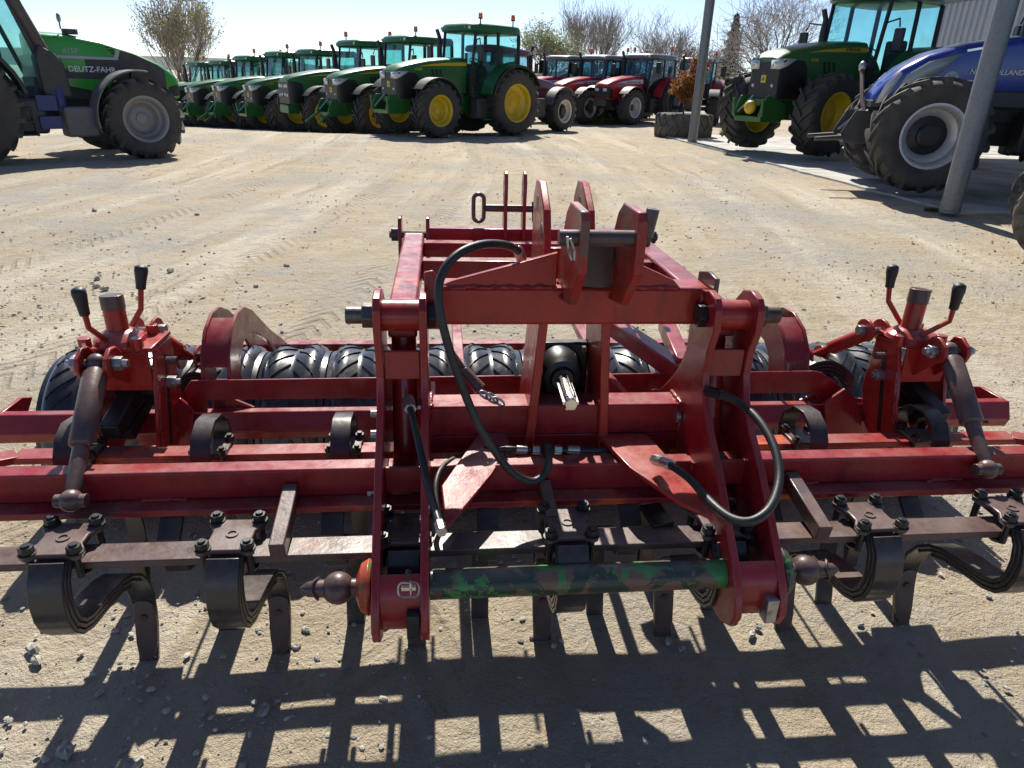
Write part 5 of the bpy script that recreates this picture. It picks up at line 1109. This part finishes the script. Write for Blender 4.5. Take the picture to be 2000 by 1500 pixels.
# spring strut with chain behind the left arm
B(MB().tube([AY(868, 665, 1.70), AY(905, 720, 1.65), AY(940, 762, 1.62)], [.006, .008, .008], 8), 'link_rod', BROWN, bevel=0)
B(MB().tube([AY(905, 722, 1.645), AY(938, 760, 1.62)], [.013, .017], 12), 'turnbuckle_sleeve', BROWN, bevel=.001)
for i in range(3):
    c = AY(948+13*i, 772+6*i, 1.60); pts = [(c[0]+.016*math.cos(a_)*.9, c[1]+(.007 if i % 2 else 0)*math.sin(a_), c[2]+.008*math.sin(a_)-.008*math.cos(a_)) for a_ in np.linspace(0, 2*math.pi, 17)]; B(MB().tube(pts, .0034, 6), 'chain_link', ZINC, bevel=0)
# nuts showing beside the left arm, stickers
for px, py in ((733, 808), (733, 847)):
    p = Vector(AY(px, py, 1.62)); B(MB().tube([(p.x+.035, p.y, p.z), (p.x-.012, p.y, p.z)], .009, 10).tube([(p.x+.03, p.y, p.z), (p.x+.008, p.y, p.z)], .0165, 6), 'arm_bolt', ZINC, bevel=.001)
p = Vector(AY(1322, 822, 1.62)); B(MB().tube([(.327, 1.60, .70), (.315, 1.60, .70)], .018, 14), 'arm_pin', ZINC, bevel=.002)
a = AY(846, 745, 1.9365); b = AY(846, 785, 1.9365); B(MB().b2((a[0]-.006, 1.9345, b[2]), (a[0]+.006, 1.9375, a[2])), 'sticker', STICK, bevel=0)
a = AY(742, 968, 1.4675); B(MB().b2((a[0]-.03, 1.4672, a[2]-.012), (a[0]+.0, 1.4698, a[2]+.012)), 'sticker', STICK, bevel=0)

# --- weld beads along the main joints, ferrules on the hose ends
def bead(p, q, r=.0055):
    p, q = Vector(p), Vector(q); n_ = max(4, int((q-p).length/.009)); pts = [p.lerp(q, i/n_)+Vector((random.gauss(0, .0012), random.gauss(0, .0012), random.gauss(0, .0012))) for i in range(n_+1)]
    B(MB().tube(pts, [r*random.uniform(.75, 1.25) for _ in pts], 6), 'weld_bead', RED, bevel=0, sharp=60)
for s in (1, -1):
    e = s*.327
    bead((e, 1.559, .968), (e, 1.559, 1.056)); bead((e, 1.599, .655), (e, 1.599, .732)); bead((e-s*.002, 1.60, .737), (e-s*.002, 1.68, .737))
    bead((s*.447, 1.50, .640), (s*.447, 1.468, .565)); bead((s*.328, 1.468, .640), (s*.328, 1.468, .566)); bead((s*.347, 1.562, 1.008), (s*.428, 1.562, 1.008), .004)
    bead((s*1.056, 1.735, .5), (s*1.056, 1.80, .735), .004)
bead((-.30, 1.5545, 1.060), (-.03, 1.5545, 1.060)); bead((.10, 1.5545, 1.060), (.26, 1.5545, 1.060)); bead((-.30, 1.569, .566), (-.02, 1.4695, .566), .004)
for x in (-.95, -.42, .62, 1.02): bead((x-.05, 1.4685, .5645), (x+.05, 1.4685, .5645), .0045)
for u_ in (-.0165, .0045, .1015, .1225): bead((u_, 1.551, 1.035), (u_, 1.60, 1.062), .005)
for u_, z_ in ((-.0515, 1.012), (-.0285, 1.012), (.0565, 1.012), (.0795, 1.012)): bead((u_, 1.66, 1.0), (u_, 1.66, 1.06), .004)
B(MB().tube([AY(1286, 899, 1.402), AY(1312, 909, 1.342)], .0125, 10).tube([AY(1278, 897, 1.42), AY(1290, 900, 1.395)], .0145, 6), 'hose_ferrule', ZINC, bevel=.001)
B(MB().tube([AY(1019, 507, 1.645), AY(1012, 489, 1.598)], .0125, 10), 'hose_ferrule', ZINC, bevel=.001)
B(MB().tube([AY(858, 1022, 1.145), AY(863, 1040, 1.115)], .0115, 6), 'pipe_union', ZINC, bevel=.001)
